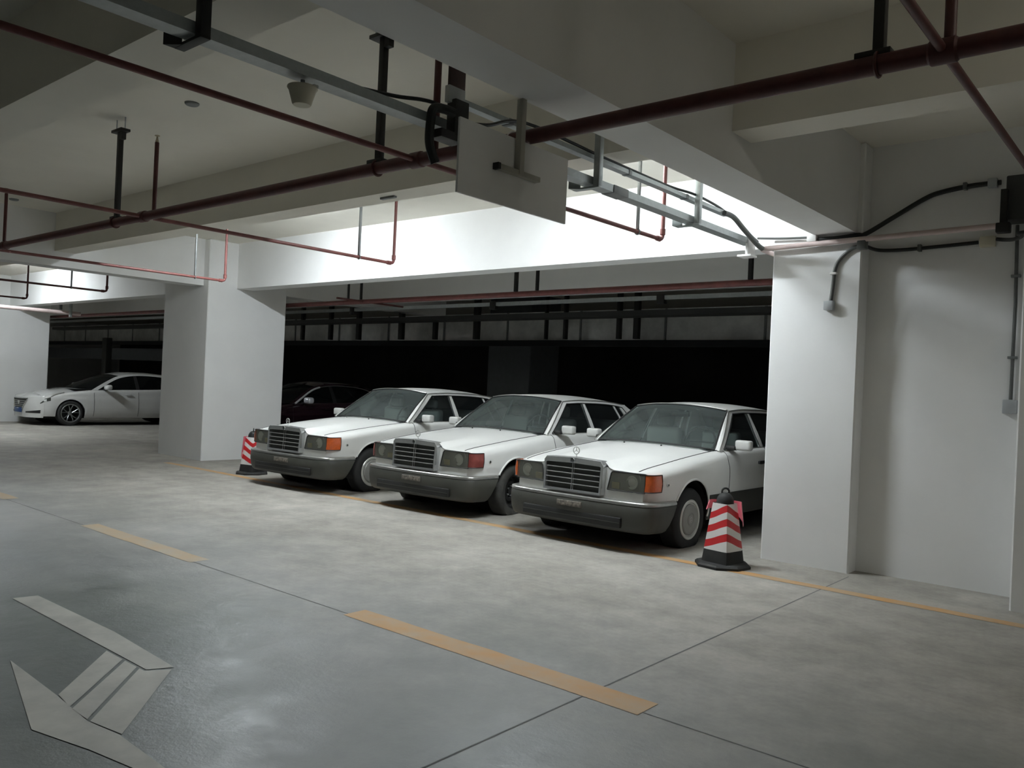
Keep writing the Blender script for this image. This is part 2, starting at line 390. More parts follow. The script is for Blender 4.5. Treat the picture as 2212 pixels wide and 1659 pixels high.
# ------------------------------------------------------------------ pipes
YM, ZM = 3.43, 2.90
def flange(mb, p, axis, r, l):
    mb.lathe([(r * .8, -l), (r, -l * .8), (r, l * .8), (r * .8, l)], axis, 16, p)
t = thing('main_pipe', 'thick dark red sprinkler main crossing the whole ceiling', 'pipe', (-6, YM, ZM))
MB().tube([(-30, 0, 0), (10.5, 0, 0)], .04, 20).build('pipe', M['red_pipe'], t)
for x in (-13.7, -10.6, -7.25, -3.73, -.81):
    mb = MB(); flange(mb, (x + 6, 0, 0), 'x', .049, .055); mb.build('coupling', M['red_pipe'], t)
mb = MB(); mb.tube([(3.02 + .02 * math.sin(a), .045 * math.cos(a), .045 * math.sin(a)) for a in [2 * PI * k / 20 for k in range(20)]], .004, 6, closed=True)
mb.build('wire_tie', M['box_white'], t)
def sprinkler(mb, p, up=1):
    mb.lathe([(.012, 0), (.016, .01), (.010, .025), (.006, .05), (.022, .055), (.022, .06)], 'z', 12, p)
def branch(x, y0, y1, lab, col, riser_top, sup=None, r=.018):
    t = thing('branch_pipe', lab, 'pipe', (x, y1, ZM), 0, 'red sprinkler branch pipes')
    pts = rounded([(0, y0 - y1, 0), (0, 0, 0), (0, 0, riser_top - ZM)], .05, 6)
    MB().tube([p for p in pts], r, 14).build('pipe', M[col], t)
    mb = MB(); mb.lathe([(r, -.03), (r * 1.35, -.025), (r * 1.35, .025), (r, .03)], 'y', 14, (0, -.07, 0)); mb.lathe([(r, -.03), (r * 1.35, -.025), (r * 1.35, .025), (r, .03)], 'z', 14, (0, 0, .07))
    mb.build('elbow', M[col], t)
    mb = MB(); sprinkler(mb, (0, 0, riser_top - ZM)); mb.build('sprinkler_head', M['brass'], t)
    if sup:
        mb = MB(); mb.bbox(-.012, .012, sup - y1 - .012, sup - y1 + .012, .02, SLAB - ZM, .003); mb.bbox(-.05, .05, sup - y1 - .04, sup - y1 + .04, SLAB - ZM - .012, SLAB - ZM, .003)
        mb.tube([(.024 * math.cos(a), sup - y1, .024 * math.sin(a)) for a in [2 * PI * k / 16 for k in range(16)]], .006, 6, closed=True)
        mb.build('rod_hanger', M['galv_dark'], t)
    return t
branch(-3.73, -3, 6.40, 'thin red branch pipe passing under the beam behind the blank sign', 'red_lit', 3.66, 5.98)
branch(-7.24, -3, 6.36, 'thin red branch pipe ending over the farthest old saloon', 'red_lit', 3.66, 5.85)
branch(-11.1, -3, 6.50, 'thin red branch pipe ending in front of the wide pillar', 'red_lit', 3.66, 6.03)
branch(-15.0, -3, 6.5, 'dark branch pipe ending above the pale modern car', 'red_pipe', 3.6, 5.9)
branch(-18.7, -3, 6.5, 'dark branch pipe in the bay beyond the wide pillar', 'red_pipe', 3.6, 5.0)
branch(-.81, -3, 6.3, 'red branch pipe crossing the main at the upper picture corner', 'red_pipe', 3.66)
def riser(x, top, lab, r=.018):
    t = thing('riser_pipe', lab, 'pipe', (x, YM, ZM), 0, 'upright sprinkler risers on the main')
    MB().tube([(0, 0, .02), (0, 0, top - ZM)], r, 12).build('pipe', M['red_pipe'], t)
    mb = MB(); sprinkler(mb, (0, 0, top - ZM)); mb.build('sprinkler_head', M['brass'], t)
riser(-7.06, 3.53, 'short red upright pipe on the main under the middle slab')
riser(-3.58, 3.62, 'red upright pipe on the main beside the maroon plate hanger', .022)
riser(-.79, 3.7, 'red upright pipe on the main where the corner branch crosses', .022)
riser(-10.63, 3.5, 'dark red upright pipe on the main at the far picture edge')
def main_hanger(x, lab, plate=True):
    t = thing('pipe_hanger', lab, 'hanger', (x, YM + .012, SLAB), rz=0, group='black hangers of the sprinkler main')
    MB().bbox(-.022, .022, -.022, .022, ZM + .045 - SLAB, -.105, .003).build('strut', M['black_steel'], t)
    MB().bbox(-.10, .10, -.045, .045, -.13, -.105, .003).build('top_plate', M['black_steel'], t)
    for sx_ in (-.085, .085): MB().tube([(sx_, 0, -.11), (sx_, 0, 0)], .006, 8).build('threaded_rod', M['box_grey'], t)
    mb = MB(); mb.bbox(-.09, .05, -.03, .03, ZM + .035 - SLAB, ZM + .06 - SLAB, .003)
    MB().prism([(.022, -.02), (.07, -.02), (.07, .02), (.022, .02)], -.20, -.13).build('gusset', M['black_steel'], t)
    mb.build('foot', M['black_steel'], t)
    MB().tube([(0, -.012 + .047 * math.cos(a), ZM - SLAB + .047 * math.sin(a)) for a in [2 * PI * k / 24 for k in range(24)]], .007, 6, closed=True).build('clamp_ring', M['red_pipe'], t)
main_hanger(-4.10, 'black square hanger holding the main beside the cable tray')
main_hanger(-7.80, 'black square hanger holding the main under the middle slab')
main_hanger(-1.05, 'black square hanger holding the main at the upper picture corner')
main_hanger(-12.2, 'black square hanger on the far stretch of the main')

# ------------------------------------------------------------------ cable tray along the deep beam
TX, TZ = -3.42, 3.0
t = thing('cable_tray', 'long grey steel cable tray running back to the nearest pillar', 'cable tray', (TX, 4, TZ))
mb = MB(); y0, y1 = -7.0, 3.5
mb.box(-.05, .05, y0, y1, 0, .004).box(-.05, -.046, y0, y1, .004, .05).box(.046, .05, y0, y1, .004, .05)
mb.box(-.05, -.036, y0, y1, .05, .053).box(.036, .05, y0, y1, .05, .053)
mb.build('channel', M['galv'], t, smooth=False)
MB().box(-.054, .054, -.45, -.25, -.003, .055).build('joint_sleeve', M['galv_dark'], t, smooth=False)
MB().bbox(-.056, .056, 1.05, 1.25, -.004, .056, .003).build('joint_sleeve', M['galv_dark'], t)
mb = MB(); mb.bbox(.03, .06, 3.36, 3.52, -.11, .06, .004); mb.bbox(-.05, .09, 3.36, 3.50, -.125, -.105, .004)
mb.build('end_bracket', M['box_white'], t)
t = thing('conduit', 'grey conduit running above the cable tray to the nearest pillar', 'conduit', (TX, 4, 3.2))
pts = [(0, -.6, 0), (0, 1, 0), (0, 3.0, 0)]
MB().box(-.03, .03, -.6, 3.0, -.012, .02).build('channel', M['galv'], t, smooth=False)
for y in (-.1, 1.3, 2.2): MB().bbox(-.034, .034, y - .02, y + .02, -.016, .024, .003).build('clip', M['galv_dark'], t)
def tray_hanger(y, lab, m_='galv', w=.024, bot=2.985):
    t = thing('tray_hanger', lab, 'hanger', (TX, y, SLAB), 0, 'hangers of the cable tray')
    MB().bbox(.056, .056 + .05, -w, w, bot - SLAB, -.012, .004).build('strut', M[m_], t)
    MB().bbox(-.12, .106, -w, w, bot - SLAB - .012, bot - SLAB + .003, .003).build('foot', M[m_], t)
    mb = MB()
    mb.add([(-.12, -w, bot - SLAB - .01), (-.12, -w - .05, bot - SLAB - .01), (-.05, -w, bot - SLAB - .01), (-.12, -w, bot - SLAB + .07), (-.12, -w - .05, bot - SLAB + .05), (-.05, -w, bot - SLAB + .03)],
           [(0, 1, 2), (3, 5, 4), (0, 3, 4, 1), (1, 4, 5, 2), (2, 5, 3, 0)])
    mb.build('gusset', M[m_], t)
    MB().bbox(.0, .16, -.07, .07, -.014, 0, .003).build('ceiling_plate', M[m_], t)
tray_hanger(1.80, 'black square hanger of the cable tray near the viewer', 'black_steel', .024)
tray_hanger(4.80, 'grey hanger of the cable tray just behind the blank sign', 'galv')
tray_hanger(6.30, 'grey hanger of the cable tray over the saloon beside the pillar', 'galv')
t = thing('plate_hanger', 'wide maroon plate hanger with grey bracket holding the cable bundle', 'hanger', (TX + .12, 3.32, SLAB))
MB().bbox(-.012, .012, -.07, .05, 3.21 - SLAB, 0, .003).build('plate', M['maroon'], t)
MB().bbox(-.016, .02, -.085, .045, 3.12 - SLAB, 3.215 - SLAB, .004).build('bracket', M['box_grey'], t)
mb = MB(); mb.bbox(-.02, .05, -.06, .05, 2.93 - SLAB, 3.14 - SLAB, .006); mb.bbox(-.05, .05, -.16, .02, 2.90 - SLAB, 2.95 - SLAB, .006)
mb.build('clamp', M['black_steel'], t)
# cables
tag(MB().tube(spline([(TX, 2.70, 3.06), (TX + .02, 2.95, 3.085), (TX + .07, 3.10, 3.10), (TX + .11, 3.19, 3.09), (TX + .12, 3.27, 3.06)]), .011, 8).build('cable', M['cable'], None), 'thin black cable lying from the tray to the maroon hanger', 'cable')
tag(MB().tube(spline([(TX + .16, 3.26, 3.055), (TX + .15, 3.19, 3.06), (TX + .13, 3.13, 3.05), (TX + .115, 3.125, 2.98), (TX + .11, 3.13, 2.86), (TX + .12, 3.17, 2.76)]), .026, 10).build('cable', M['cable'], None), 'thick black cable hanging down beside the maroon hanger', 'cable')
tag(MB().tube(spline([(TX + .11, 3.36, 3.045), (TX + .1, 3.6, 3.09), (TX + .03, 4.05, 3.235), (TX + .015, 5.0, 3.235), (TX + .01, 5.9, 3.235), (TX + .06, 6.25, 3.232), (TX + .03, 6.7, 3.235), (TX, 7.0, 3.22), (TX + .02, 7.2, 3.16), (TX + .07, 7.4, 3.07), (TX + .09, 7.5, 3.03)]), .011, 8).build('cable', M['cable'], None), 'thin black cable following the upper conduit to the pillar', 'cable')
tag(MB().tube(spline([(TX + .045, 6.86, 3.19), (TX + .06, 7.02, 3.18), (TX + .08, 7.2, 3.10), (TX + .12, 7.42, 2.99), (TX + .14, 7.5, 2.96)]), .024, 10).build('flexible_conduit', M['cable_grey'], None), 'dark flexible conduit bending down to the pillar top', 'conduit')

# bowl fitting under the tray
t = thing('bowl_fitting', 'beige bowl-shaped fitting hanging under the grey cable tray', 'ceiling fitting', (TX + .0, 2.37, 2.995))
MB().tube([(0, 0, 0), (0, 0, -.04)], .011, 10).build('stem', M['galv_dark'], t)
MB().lathe([(0, -.035), (.072, -.035), (.074, -.042), (.066, -.052), (.047, -.118), (.042, -.124), (0, -.124)], 'z', 28).build('bowl', M['beige'], t)
MB().bbox(.0, .05, .03, .06, -.036, -.018, .004).build('terminal', M['chrome_dull'], t)
for x, y, lab in ((-6.79, 3.59, 'small grey ceiling rosette near the middle red branch pipe'), (-3.87, 3.575, 'small pale ceiling rosette above the cable tray'), (-12.96, 4.28, 'small grey ceiling rosette at the far picture edge')):
    tag(MB().lathe([(0, -.02), (.05, -.02), (.06, -.012), (.062, 0)], 'z', 24, (x, y, SLAB)).build('ceiling_rosette', M['galv_dark'], None), lab, 'ceiling fitting')
tag(MB().bbox(-6.10, -5.9, 5.15, 5.19, BX - .02, BX, .004).build('beam_slot', M['galv_dark'], None), 'small dark fixing rail under the long ceiling beam', 'ceiling fitting')
mb = MB()
for dx, dz in ((0, 0), (.06, .012), (.11, .014), (.15, .01), (-.12, -.03)): mb.bbox(-3.1 + dx, -3.07 + dx, 5.015, 5.045, 3.50 + dz, 3.52 + dz + abs(dx) * .1, .004)
tag(mb.build('anchor_bolts', M['black_steel'], None), 'small rusty anchor bolts on the beam face above the sign', 'bolts')

# ------------------------------------------------------------------ blank sign hanging from the deep beam
t = thing('hanging_sign', 'blank pale sign board hung back-to-front from the deep beam', 'sign', (-2.80, 3.31, BY))
MB().bbox(-.045, -.030, 2.875 - 3.31, 3.765 - 3.31, 2.485 - BY, 2.855 - BY, .002).build('board', M['board'], t)
MB().bbox(-.028, .012, -.018, .018, 2.66 - BY, 0, .003).build('post', M['bar'], t)
mb = MB(); mb.bbox(-.03, .006, 3.145 - 3.31, 3.475 - 3.31, 2.655 - BY, 2.683 - BY, .002); mb.build('cross_bar', M['bar'], t)
MB().bbox(-.031, .009, 3.125 - 3.31, 3.147 - 3.31, 2.652 - BY, 2.686 - BY, .002).build('bar_end', M['trim_black'], t)

# ------------------------------------------------------------------ fittings on the nearest pillar and the recessed wall
tag(MB().tube(rounded([(-1.30, 7.55, 3.01), (-3.315, 7.55, 2.965), (-3.315, 11.0, 2.93)], .06, 6), .024, 14).build('wall_pipe', M['pink_pipe'], None), 'dusty red pipe, coloured lamp-lit pink, running across the pillar top along the wall', 'pipe')
t = thing('pipe_drop', 'black steel drop at the end of the pink-red wall pipe', 'hanger', (-1.29, 7.56, 3.0))
MB().bbox(-.025, .025, -.03, .03, -.04, .30, .004).build('strut', M['black_steel'], t)
MB().bbox(-.05, .05, -.045, .045, -.05, .03, .008).build('clamp', M['black_steel'], t)
tag(MB().bbox(-1.29, -1.11, 7.60, 7.815, 3.06, 3.42, .01).build('control_cabinet', M['box_dark'], None), 'dark grey cabinet high on the wall at the picture edge', 'cabinet')
tag(MB().tube(spline([(-3.36, 7.56, 3.075), (-3.1, 7.575, 3.055), (-2.86, 7.575, 3.045)]), .011, 8).build('cable', M['cable_grey'], None), 'grey cable from the tray end to the white box on the pillar', 'cable')
tag(MB().bbox(-2.875, -2.79, 7.54, 7.618, 3.0, 3.075, .006).build('junction_box', M['box_white'], None), 'small white junction box on the pillar under the deep beam', 'junction box')
t = thing('cable', 'thick black cable rising from the pillar across the wall to the cabinet', 'cable', (-2.78, 7.585, 3.02))
MB().tube(spline([(0, 0, .0), (.18, 0, .0), (.34, .01, .015), (.40, .06, .03), (.58, .20, .18), (.84, .205, .325), (.98, .21, .37), (1.2, .21, .395), (1.42, .21, .398)]), .021, 10).build('sheath', M['cable'], t)
MB().bbox(1.14, 1.17, .175, .24, .365, .425, .004).build('clip', M['cable_grey'], t)
tag(MB().bbox(-1.455, -1.385, 7.76, 7.82, 3.38, 3.455, .006).build('junction_box', M['box_grey'], None), 'small grey junction box beside the dark cabinet', 'junction box')
tag(MB().bbox(-2.42, -2.345, 7.53, 7.618, 2.90, 2.985, .008).build('junction_box', M['cable_grey'], None), 'dark junction box at the pillar corner under the pipe', 'junction box')
t = thing('cable', 'black cable sagging along the wall between two small boxes', 'cable', (-2.36, 7.7, 2.93))
MB().tube(spline([(0, -.08, .0), (.06, .08, -.012), (.26, .10, -.02), (.55, .10, -.012), (.85, .10, .0)]), .016, 10).build('sheath', M['cable'], t)
MB().bbox(.38, .41, .07, .12, -.045, .015, .004).build('clip', M['cable_grey'], t)
tag(MB().bbox(-1.50, -1.38, 7.775, 7.82, 2.885, 2.975, .006).build('junction_box', M['beige'], None), 'beige junction box on the wall below the cabinet', 'junction box')
tag(MB().tube(spline([(-1.375, 7.79, 2.945), (-1.31, 7.76, 2.93), (-1.22, 7.6, 2.90), (-1.135, 7.4, 2.885), (-1.12, 7.28, 2.89), (-.8, 7.278, 2.90)]), .016, 8).build('cable', M['cable'], None), 'short black cable from the beige box round the pillar edge', 'cable')
t = thing('conduit', 'dark conduit bending down the nearest pillar to a grey box', 'conduit', (-2.55, 7.6, 2.7))
MB().tube(spline([(.13, 0, .235), (.05, 0, .205), (-.04, 0, .12), (-.075, 0, .03), (-.085, 0, -.1), (-.10, 0, -.25)]), .016, 10).build('pipe', M['cable_grey'], t)
MB().bbox(-.115, -.055, -.02, .018, -.01, .012, .004).build('saddle', M['box_white'], t)
tag(MB().bbox(-2.70, -2.615, 7.555, 7.618, 2.365, 2.45, .006).build('junction_box', M['box_grey'], None), 'grey junction box in the middle of the nearest pillar', 'junction box')
t = thing('conduit', 'thin vertical grey conduit at the picture edge ending in a box', 'conduit', (-1.135, 7.81, 2.9))
MB().tube([(-.095, -.015, .15), (-.085, -.015, -.5), (-.09, -.015, -1.30)], .014, 10).build('pipe', M['cable_grey'], t)
for z in (-.28, -.95): MB().bbox(-.125, -.055, -.032, .008, z, z + .022, .003).build('saddle', M['galv_dark'], t)
tag(MB().bbox(-1.28, -1.175, 7.765, 7.82, 1.50, 1.615, .008).build('switch_box', M['box_grey'], None), 'grey switch box low on the thin vertical conduit', 'switch box')

# ------------------------------------------------------------------ dark bay services
t = thing('main_pipe', 'dusty red sprinkler main in the dark bay behind the saloons', 'pipe', (-9, 9.3, 2.9))
MB().tube([(-22, 0, 0), (5.6, 0, 0)], .04, 14).build('pipe', M['red_lit'], t)
for x in (-2.3, -6.0): MB().tube([(x, -.6, 0), (x, .9, 0)], .018, 10).build('branch', M['red_pipe'], t)
for x, r in ((-11.75, .016), (-11.4, .018), (-7.85, .025), (-7.45, .02), (-4.2, .025), (-3.85, .018), (-16.1, .025), (-15.8, .02)):
    tag(MB().bbox(x - r, x + r, 9.3 - r, 9.3 + r, 2.94, SLAB, .003).build('pipe_hanger', M['black_steel'], None), 'dark upright hanger of the red main in the dark bay', 'hanger', 'hangers in the dark bay')
t = thing('conduit', 'pale grey conduit running through the dark bay below the red main', 'conduit', (-9, 10.35, 2.9))
MB().box(-19, 5.8, -.03, .03, -.03, .03).build('channel', M['galv'], t, smooth=False)
for x in (-3.9, -.2, 3.0): MB().bbox(x - .06, x + .06, -.05, .05, -.09, .05, .006).build('clamp', M['black_steel'], t)
t = thing('cable_tray', 'dark cable tray hanging in front of the silver duct', 'cable tray', (-12, 12.2, 2.83))
MB().box(-20, 8, -.2, .2, 0, .09).build('tray', M['box_dark'], t, smooth=False)
t = thing('air_duct', 'long silver sheet-metal air duct at the back of the dark bay', 'duct', (-14, 14.3, 2.55))
MB().box(-25, 8.2, -.3, .6, 0, .62).build('duct_body', M['duct'], t, smooth=False)
for x in range(-24, 9, 2):
    MB().box(x - .02, x + .02, -.325, -.3, -.03, .62).build('flange', M['galv_dark'], t, smooth=False)
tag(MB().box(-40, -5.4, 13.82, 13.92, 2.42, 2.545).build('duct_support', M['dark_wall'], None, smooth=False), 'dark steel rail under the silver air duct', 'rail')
for i, (x, r) in enumerate(((-19.1, .04), (-17.86, .05), (-16.7, .06), (-15.08, .07), (-13.9, .05), (-12.58, .07), (-10.6, .02), (-10.1, .03), (-8.8, .04), (-8.4, .055))):
    tag(MB().bbox(x - r, x + r, 13.55, 13.65, 2.55, SLAB, .004).build('duct_hanger', M['black_steel'], None), 'dark upright post in front of the silver duct', 'hanger', 'posts in front of the silver duct')
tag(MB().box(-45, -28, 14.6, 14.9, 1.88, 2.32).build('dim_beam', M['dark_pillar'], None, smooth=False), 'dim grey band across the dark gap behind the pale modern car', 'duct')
tag(MB().bbox(-29.95, -29.6, 12.9, 13.1, 0, 2.6, .01).build('dark_post', M['box_dark'], None), 'dark post in the gap behind the pale modern car', 'post')
t = thing('main_pipe', 'pale red pipe crossing above the farthest white pillar', 'pipe', (-21.8, 7.3, 2.9))
MB().tube([(-.2, -3.2, 0), (-.2, 1.6, -.02)], .05, 14).build('pipe', M['pink_pipe'], t)
MB().bbox(-.24, -.18, 1.1, 1.16, .05, .45, .004).build('strut', M['galv_dark'], t)
MB().bbox(-.14, -.08, 1.3, 1.36, -.12, .45, .004).build('strut', M['galv'], t)

# ------------------------------------------------------------------ vehicles
def build_wheel(root, at, side, style, R=.32, W=.205, steer=0., mats=None):
    """side=+1: outer face towards +x"""
    t = bpy.data.objects.new('wheel', None); C.objects.link(t); t.parent = root; t.location = at
    t.rotation_euler = (0, 0, steer + (0 if side > 0 else PI))
    h = W / 2; rr = R * .60 if style in ('cap', 'steel') else R * .72
    prof = [(rr, -h * .8), (rr + .02, -h * .95), (R - .05, -h), (R - .018, -h * .88), (R - .002, -h * .66), (R, -h * .3), (R, h * .3), (R - .002, h * .66), (R - .018, h * .88), (R - .05, h * 1.0), (rr + .02, h * .97), (rr, h * .8)]
    mb = MB().lathe(prof, 'x', 64)
    lim = -at[2] + .002
    mb.v = [((x * 1.10 if z < lim + .04 else x), y, max(z, lim)) for x, y, z in mb.v]
    mb.build('tyre', mats[0], t, ang=50)
    if style == 'cap':
        MB().lathe([(rr - .035, h * .55), (rr - .005, h * .62), (rr + .012, h * .93), (rr + .004, h * 1.0), (rr - .016, h * .98), (rr - .022, h * .84), (rr - .036, h * .80)], 'x', 48).build('trim_ring', mats[2], t, ang=25)
        MB().lathe([(rr - .036, h * .60), (rr - .036, h * .93), (rr - .046, h * 1.02), (.10, h * 1.06), (.072, h * 1.05), (.066, h * .99), (.058, h * .99), (.052, h * 1.07), (.02, h * 1.10), (0, h * 1.10)], 'x', 48).build('hubcap', mats[1], t, ang=25)
        mb = MB()
        mb.tube([(h * 1.10, .026 * math.cos(a), .026 * math.sin(a)) for a in [2 * PI * k / 24 for k in range(24)]], .0028, 6, closed=True)
        for k in range(3):
            a = PI / 2 + 2 * PI * k / 3; mb.tube([(h * 1.10, 0, 0), (h * 1.10, .026 * math.cos(a), .026 * math.sin(a))], .0026, 6)
        mb.build('hub_emblem', M['chrome_dull'], t)
    elif style == 'steel':
        MB().lathe([(rr + .006, h * .9), (rr - .012, h * .8), (rr - .02, h * .2), (.15, h * .1), (.12, h * .35), (.085, h * .4), (.075, h * .1), (.05, h * .1), (.045, h * .3), (0, h * .32)], 'x', 40).build('rim', mats[1], t, ang=30)
        mb = MB()
        for k in range(5):
            a = 2 * PI * k / 5; mb.lathe([(.011, h * .15), (.011, h * .42), (0, h * .43)], 'x', 8, (0, .062 * math.cos(a), .062 * math.sin(a)))
        mb.build('wheel_bolts', M['galv_dark'], t)
    else:
        MB().lathe([(rr + .008, h * .9), (rr - .008, h * .95), (rr - .012, h * .5), (rr - .03, -h * .5), (.05, -h * .2), (0, -h * .2)], 'x', 40).build('rim', M['trim_black'], t, ang=30)
        mb = MB(); n = 5
        for k in range(n):
            a0 = 2 * PI * k / n + .3
            for s in (-1, 1):
                rows = []
                for q in range(7):
                    tt = q / 6; rad = .045 + (rr - .05) * tt; a = a0 + s * (.08 + .20 * tt); wd = (.30 - .12 * tt) * (.03 + .05 * 1) / max(rad, .06) * .45
                    x = h * (.80 - .25 * (1 - tt) ** 2 + .1 * tt)
                    rows.append([(x, rad * math.cos(a - wd), rad * math.sin(a - wd)), (x + .008, rad * math.cos(a), rad * math.sin(a)), (x, rad * math.cos(a + wd), rad * math.sin(a + wd))])
                mb.slab(rows, (-.03, 0, 0))
        mb.lathe([(.055, h * .3), (.055, h * .62), (.03, h * .72), (0, h * .72)], 'x', 20)
        mb.lathe([(rr - .004, h * .75), (rr + .008, h * .96), (rr + .002, h * 1.0), (rr - .02, h * .9), (rr - .02, h * .75)], 'x', 40)
        mb.build('spokes', M['alloy'], t, ang=40)
    return t

def seam_line(mb, pts, r=.0045): mb.tube(pts, r, 6)

def split_grid(P, cls):
    out = {}
    for i in range(len(P) - 1):
        for j in range(len(P[0]) - 1):
            q = [P[i][j], P[i][j + 1], P[i + 1][j + 1], P[i + 1][j]]
            n = cls(i, j)
            if n is None: continue
            k = []
            for p in q:
                if not k or (Vector(p) - Vector(k[-1])).length > 1e-5: k.append(p)
            if len(k) > 1 and (Vector(k[0]) - Vector(k[-1])).length < 1e-5: k.pop()
            if len(k) < 3: continue
            out.setdefault(n, MB()).add(k, [tuple(range(len(k)))])
    return out

def saloon(name, label, X, Y, rz, group, style='cap', amber='amber', peel=False, steer=0., frost=1.):
    """1980s long-wheelbase saloon; local frame: nose at y=0, tail at +y, its own left side at +x"""
    t = thing(name, label, 'car', (X, Y, 0), rz, group)
    AX1, AX2, WR = .87, 3.94, .365; LEN = 5.14
    Wd = smooth_table([(.08, .735), (.11, .785), (.15, .822), (.21, .848), (.30, .866), (.5, .888), (.87, .902), (1.6, .906), (2.6, .910), (3.6, .908), (4.2, .895), (4.7, .865), (5.0, .83), (5.14, .79)])
    sec = smooth_table([(.18, .93), (.30, .965), (.42, .985), (.50, .990), (.60, 1.0), (.70, 1.0), (.775, .994), (.80, .985), (.86, .967), (.92, .94), (1.0, .90)])
    zs = smooth_table([(.08, .765), (.12, .778), (.3, .808), (.6, .842), (1.0, .885), (1.5, .930), (1.66, .942), (2.2, .952), (3.8, .958), (4.3, .955), (4.8, .935), (5.05, .905), (5.14, .86)])
    xs = smooth_table([(.08, .69), (.5, .715), (1.0, .725), (1.5, .735), (1.66, .775), (2.0, .80), (3.8, .80), (4.2, .765), (4.6, .74), (5.14, .69)])
    def zb(y):
        for a in (AX1, AX2):
            if abs(y - a) < WR - 1e-6: return max(.475 if y < AX1 else .24, .315 + math.sqrt(WR ** 2 - (y - a) ** 2))
        if y < AX1: return .49
        if y > AX2: return .46
        return .235
    sweep = lambda x, y: .055 * (abs(x) / .85) ** 2 * max(0, 1 - (y - .1) / .6)
    ys = [.08, .095, .115, .14, .17, .21, .26, .32, .39, .45, AX1 - WR]
    for k in range(1, 24): ys.append(AX1 - WR * math.cos(PI * k / 24))
    ys += [AX1 + WR, 1.30, 1.40, 1.50, 1.58, 1.66]
    ys += list(np.linspace(1.66, 2.70, 9)[1:]) + list(np.linspace(2.70, AX2 - WR, 7)[1:])
    for k in range(1, 24): ys.append(AX2 - WR * math.cos(PI * k / 24))
    ys += [AX2 + WR, 4.4, 4.52, 4.64, 4.76, 4.88, 4.96, 5.02, 5.07, 5.11, 5.14]
    NL, NU, NR, NH = 3, 9, 6, 14
    def side_x(y, z): return Wd(y) * sec(z)
    def hood_z(x, y):
        e = zs(y); a = abs(x) / xs(y)
        flat = e + (.012 + .022 * sstep(.1, 1.2, y)) * (1 - a ** 2)
        k = sstep(.08, 1.05, y); zc = smooth_table([(.08, .862), (.5, .897), (1.0, .935), (1.5, .965), (1.7, .968)])(y)
        ce, wd = .385 + .05 * k, .05 + .42 * k
        s = 1 - sstep(ce - wd / 2, ce + wd / 2, abs(x))
        return flat + max(0, zc - e - .03) * s if y < 1.7 else e + .03 * (1 - a ** 2)
    P = []
    for y in ys:
        row = []; b = zb(y); split = max(b, .50); zc_ = zs(y) - .085
        lo = [b + (split - b) * k / NL for k in range(NL + 1)]
        up = [split + (zc_ - split) * k / NU for k in range(1, NU + 1)]
        for z in lo + up: row.append((side_x(y, z), y, z))
        p0 = Vector((side_x(y, zc_), y, zc_)); c = Vector((side_x(y, zc_) - .016, y, zs(y) - .004)); p1 = Vector((xs(y), y, hood_z(xs(y), y)))
        for k in range(1, NR + 1):
            q = k / NR; row.append(tuple(p0 * (1 - q) ** 2 + c * 2 * q * (1 - q) + p1 * q * q))
        for k in range(1, NH + 1):
            x = xs(y) * (1 - k / NH); row.append((x, y, hood_z(x, y)))
        P.append([(x, yy + sweep(x, yy), z) for x, yy, z in row])
    J1, J2, J3 = NL, NL + NU + NR, NL + NU + NR + NH
    def cls(i, j):
        y = (ys[i] + ys[i + 1]) / 2
        if j >= J2:
            if y < 1.50: return 'hood'
            if 1.5 <= y < 1.58: return 'cowl'
            if y > 4.3: return 'boot_lid'
            return None
        if j < J1 and (AX1 + WR < y < AX2 - WR): return 'cladding'
        if 1.66 < y < 2.70: return 'door_a'
        if 2.70 < y < AX2 - WR: return 'door_b'
        return 'body'
    g = split_grid(P, cls)
    # body gets its front panel, rear panel and greenhouse frame
    body = g['body']; paint = M['car_white']
    fr = []
    for k in range(9):
        z = .44 + (.80 - .44) * k / 8
        fr.append([(x, .072 + .045 * (z - .55) + .062 * (x / .85) ** 2, min(z, hood_z(x, .10) - .004)) for x in np.linspace(0, .765, 14)])
    body.grid(fr)
    body.grid([[(x, 5.13 - .03 * (abs(x) / .8) ** 4, z) for x in np.linspace(0, .80, 10)] for z in np.linspace(.42, .87, 6)])
    fs = lambda z: .812 - .212 * (max(z - .945, 0) / .435) ** 1.18
    def strip(mb, a, b, n=10, th=.03):
        rows = []
        for k in range(n + 1):
            q = k / n; pa = Vector(a[0]).lerp(Vector(a[1]), q); pb = Vector(b[0]).lerp(Vector(b[1]), q)
            rows.append([(fs(p[1]), p[0], p[1]) for p in (pa, pa.lerp(pb, .5), pb)])
        mb.slab(rows, (-th, 0, -.004))
    zt = smooth_table([(2.1, 1.325), (2.6, 1.345), (3.0, 1.342), (3.4, 1.325), (3.72, 1.285), (3.9, 1.25)])
    zr = smooth_table([(2.1, 1.358), (2.6, 1.382), (3.0, 1.380), (3.4, 1.365), (3.7, 1.335)])
    green = MB()
    strip(green, ((1.58, .94), (2.165, 1.36)), ((1.69, .94), (2.25, 1.335)))            # A post, side face
    strip(green, ((2.635, .945), (2.635, 1.345)), ((2.72, .945), (2.70, 1.345)))         # B post
    strip(green, ((3.80, .95), (3.60, 1.31)), ((4.40, .945), (3.78, 1.325)))             # C post
    strip(green, ((3.56, .95), (3.44, 1.325)), ((3.585, .95), (3.465, 1.325)), th=.02)
    n = 24; rows = []
    for k in range(n + 1):
        y = 2.17 + (3.78 - 2.17) * k / n
        rows.append([(fs(zt(y)), y, zt(y)), (fs((zt(y) + zr(y)) / 2), y, (zt(y) + zr(y)) / 2), (fs(zr(y)), y, zr(y))])
    green.slab(rows, (-.03, 0, -.004))
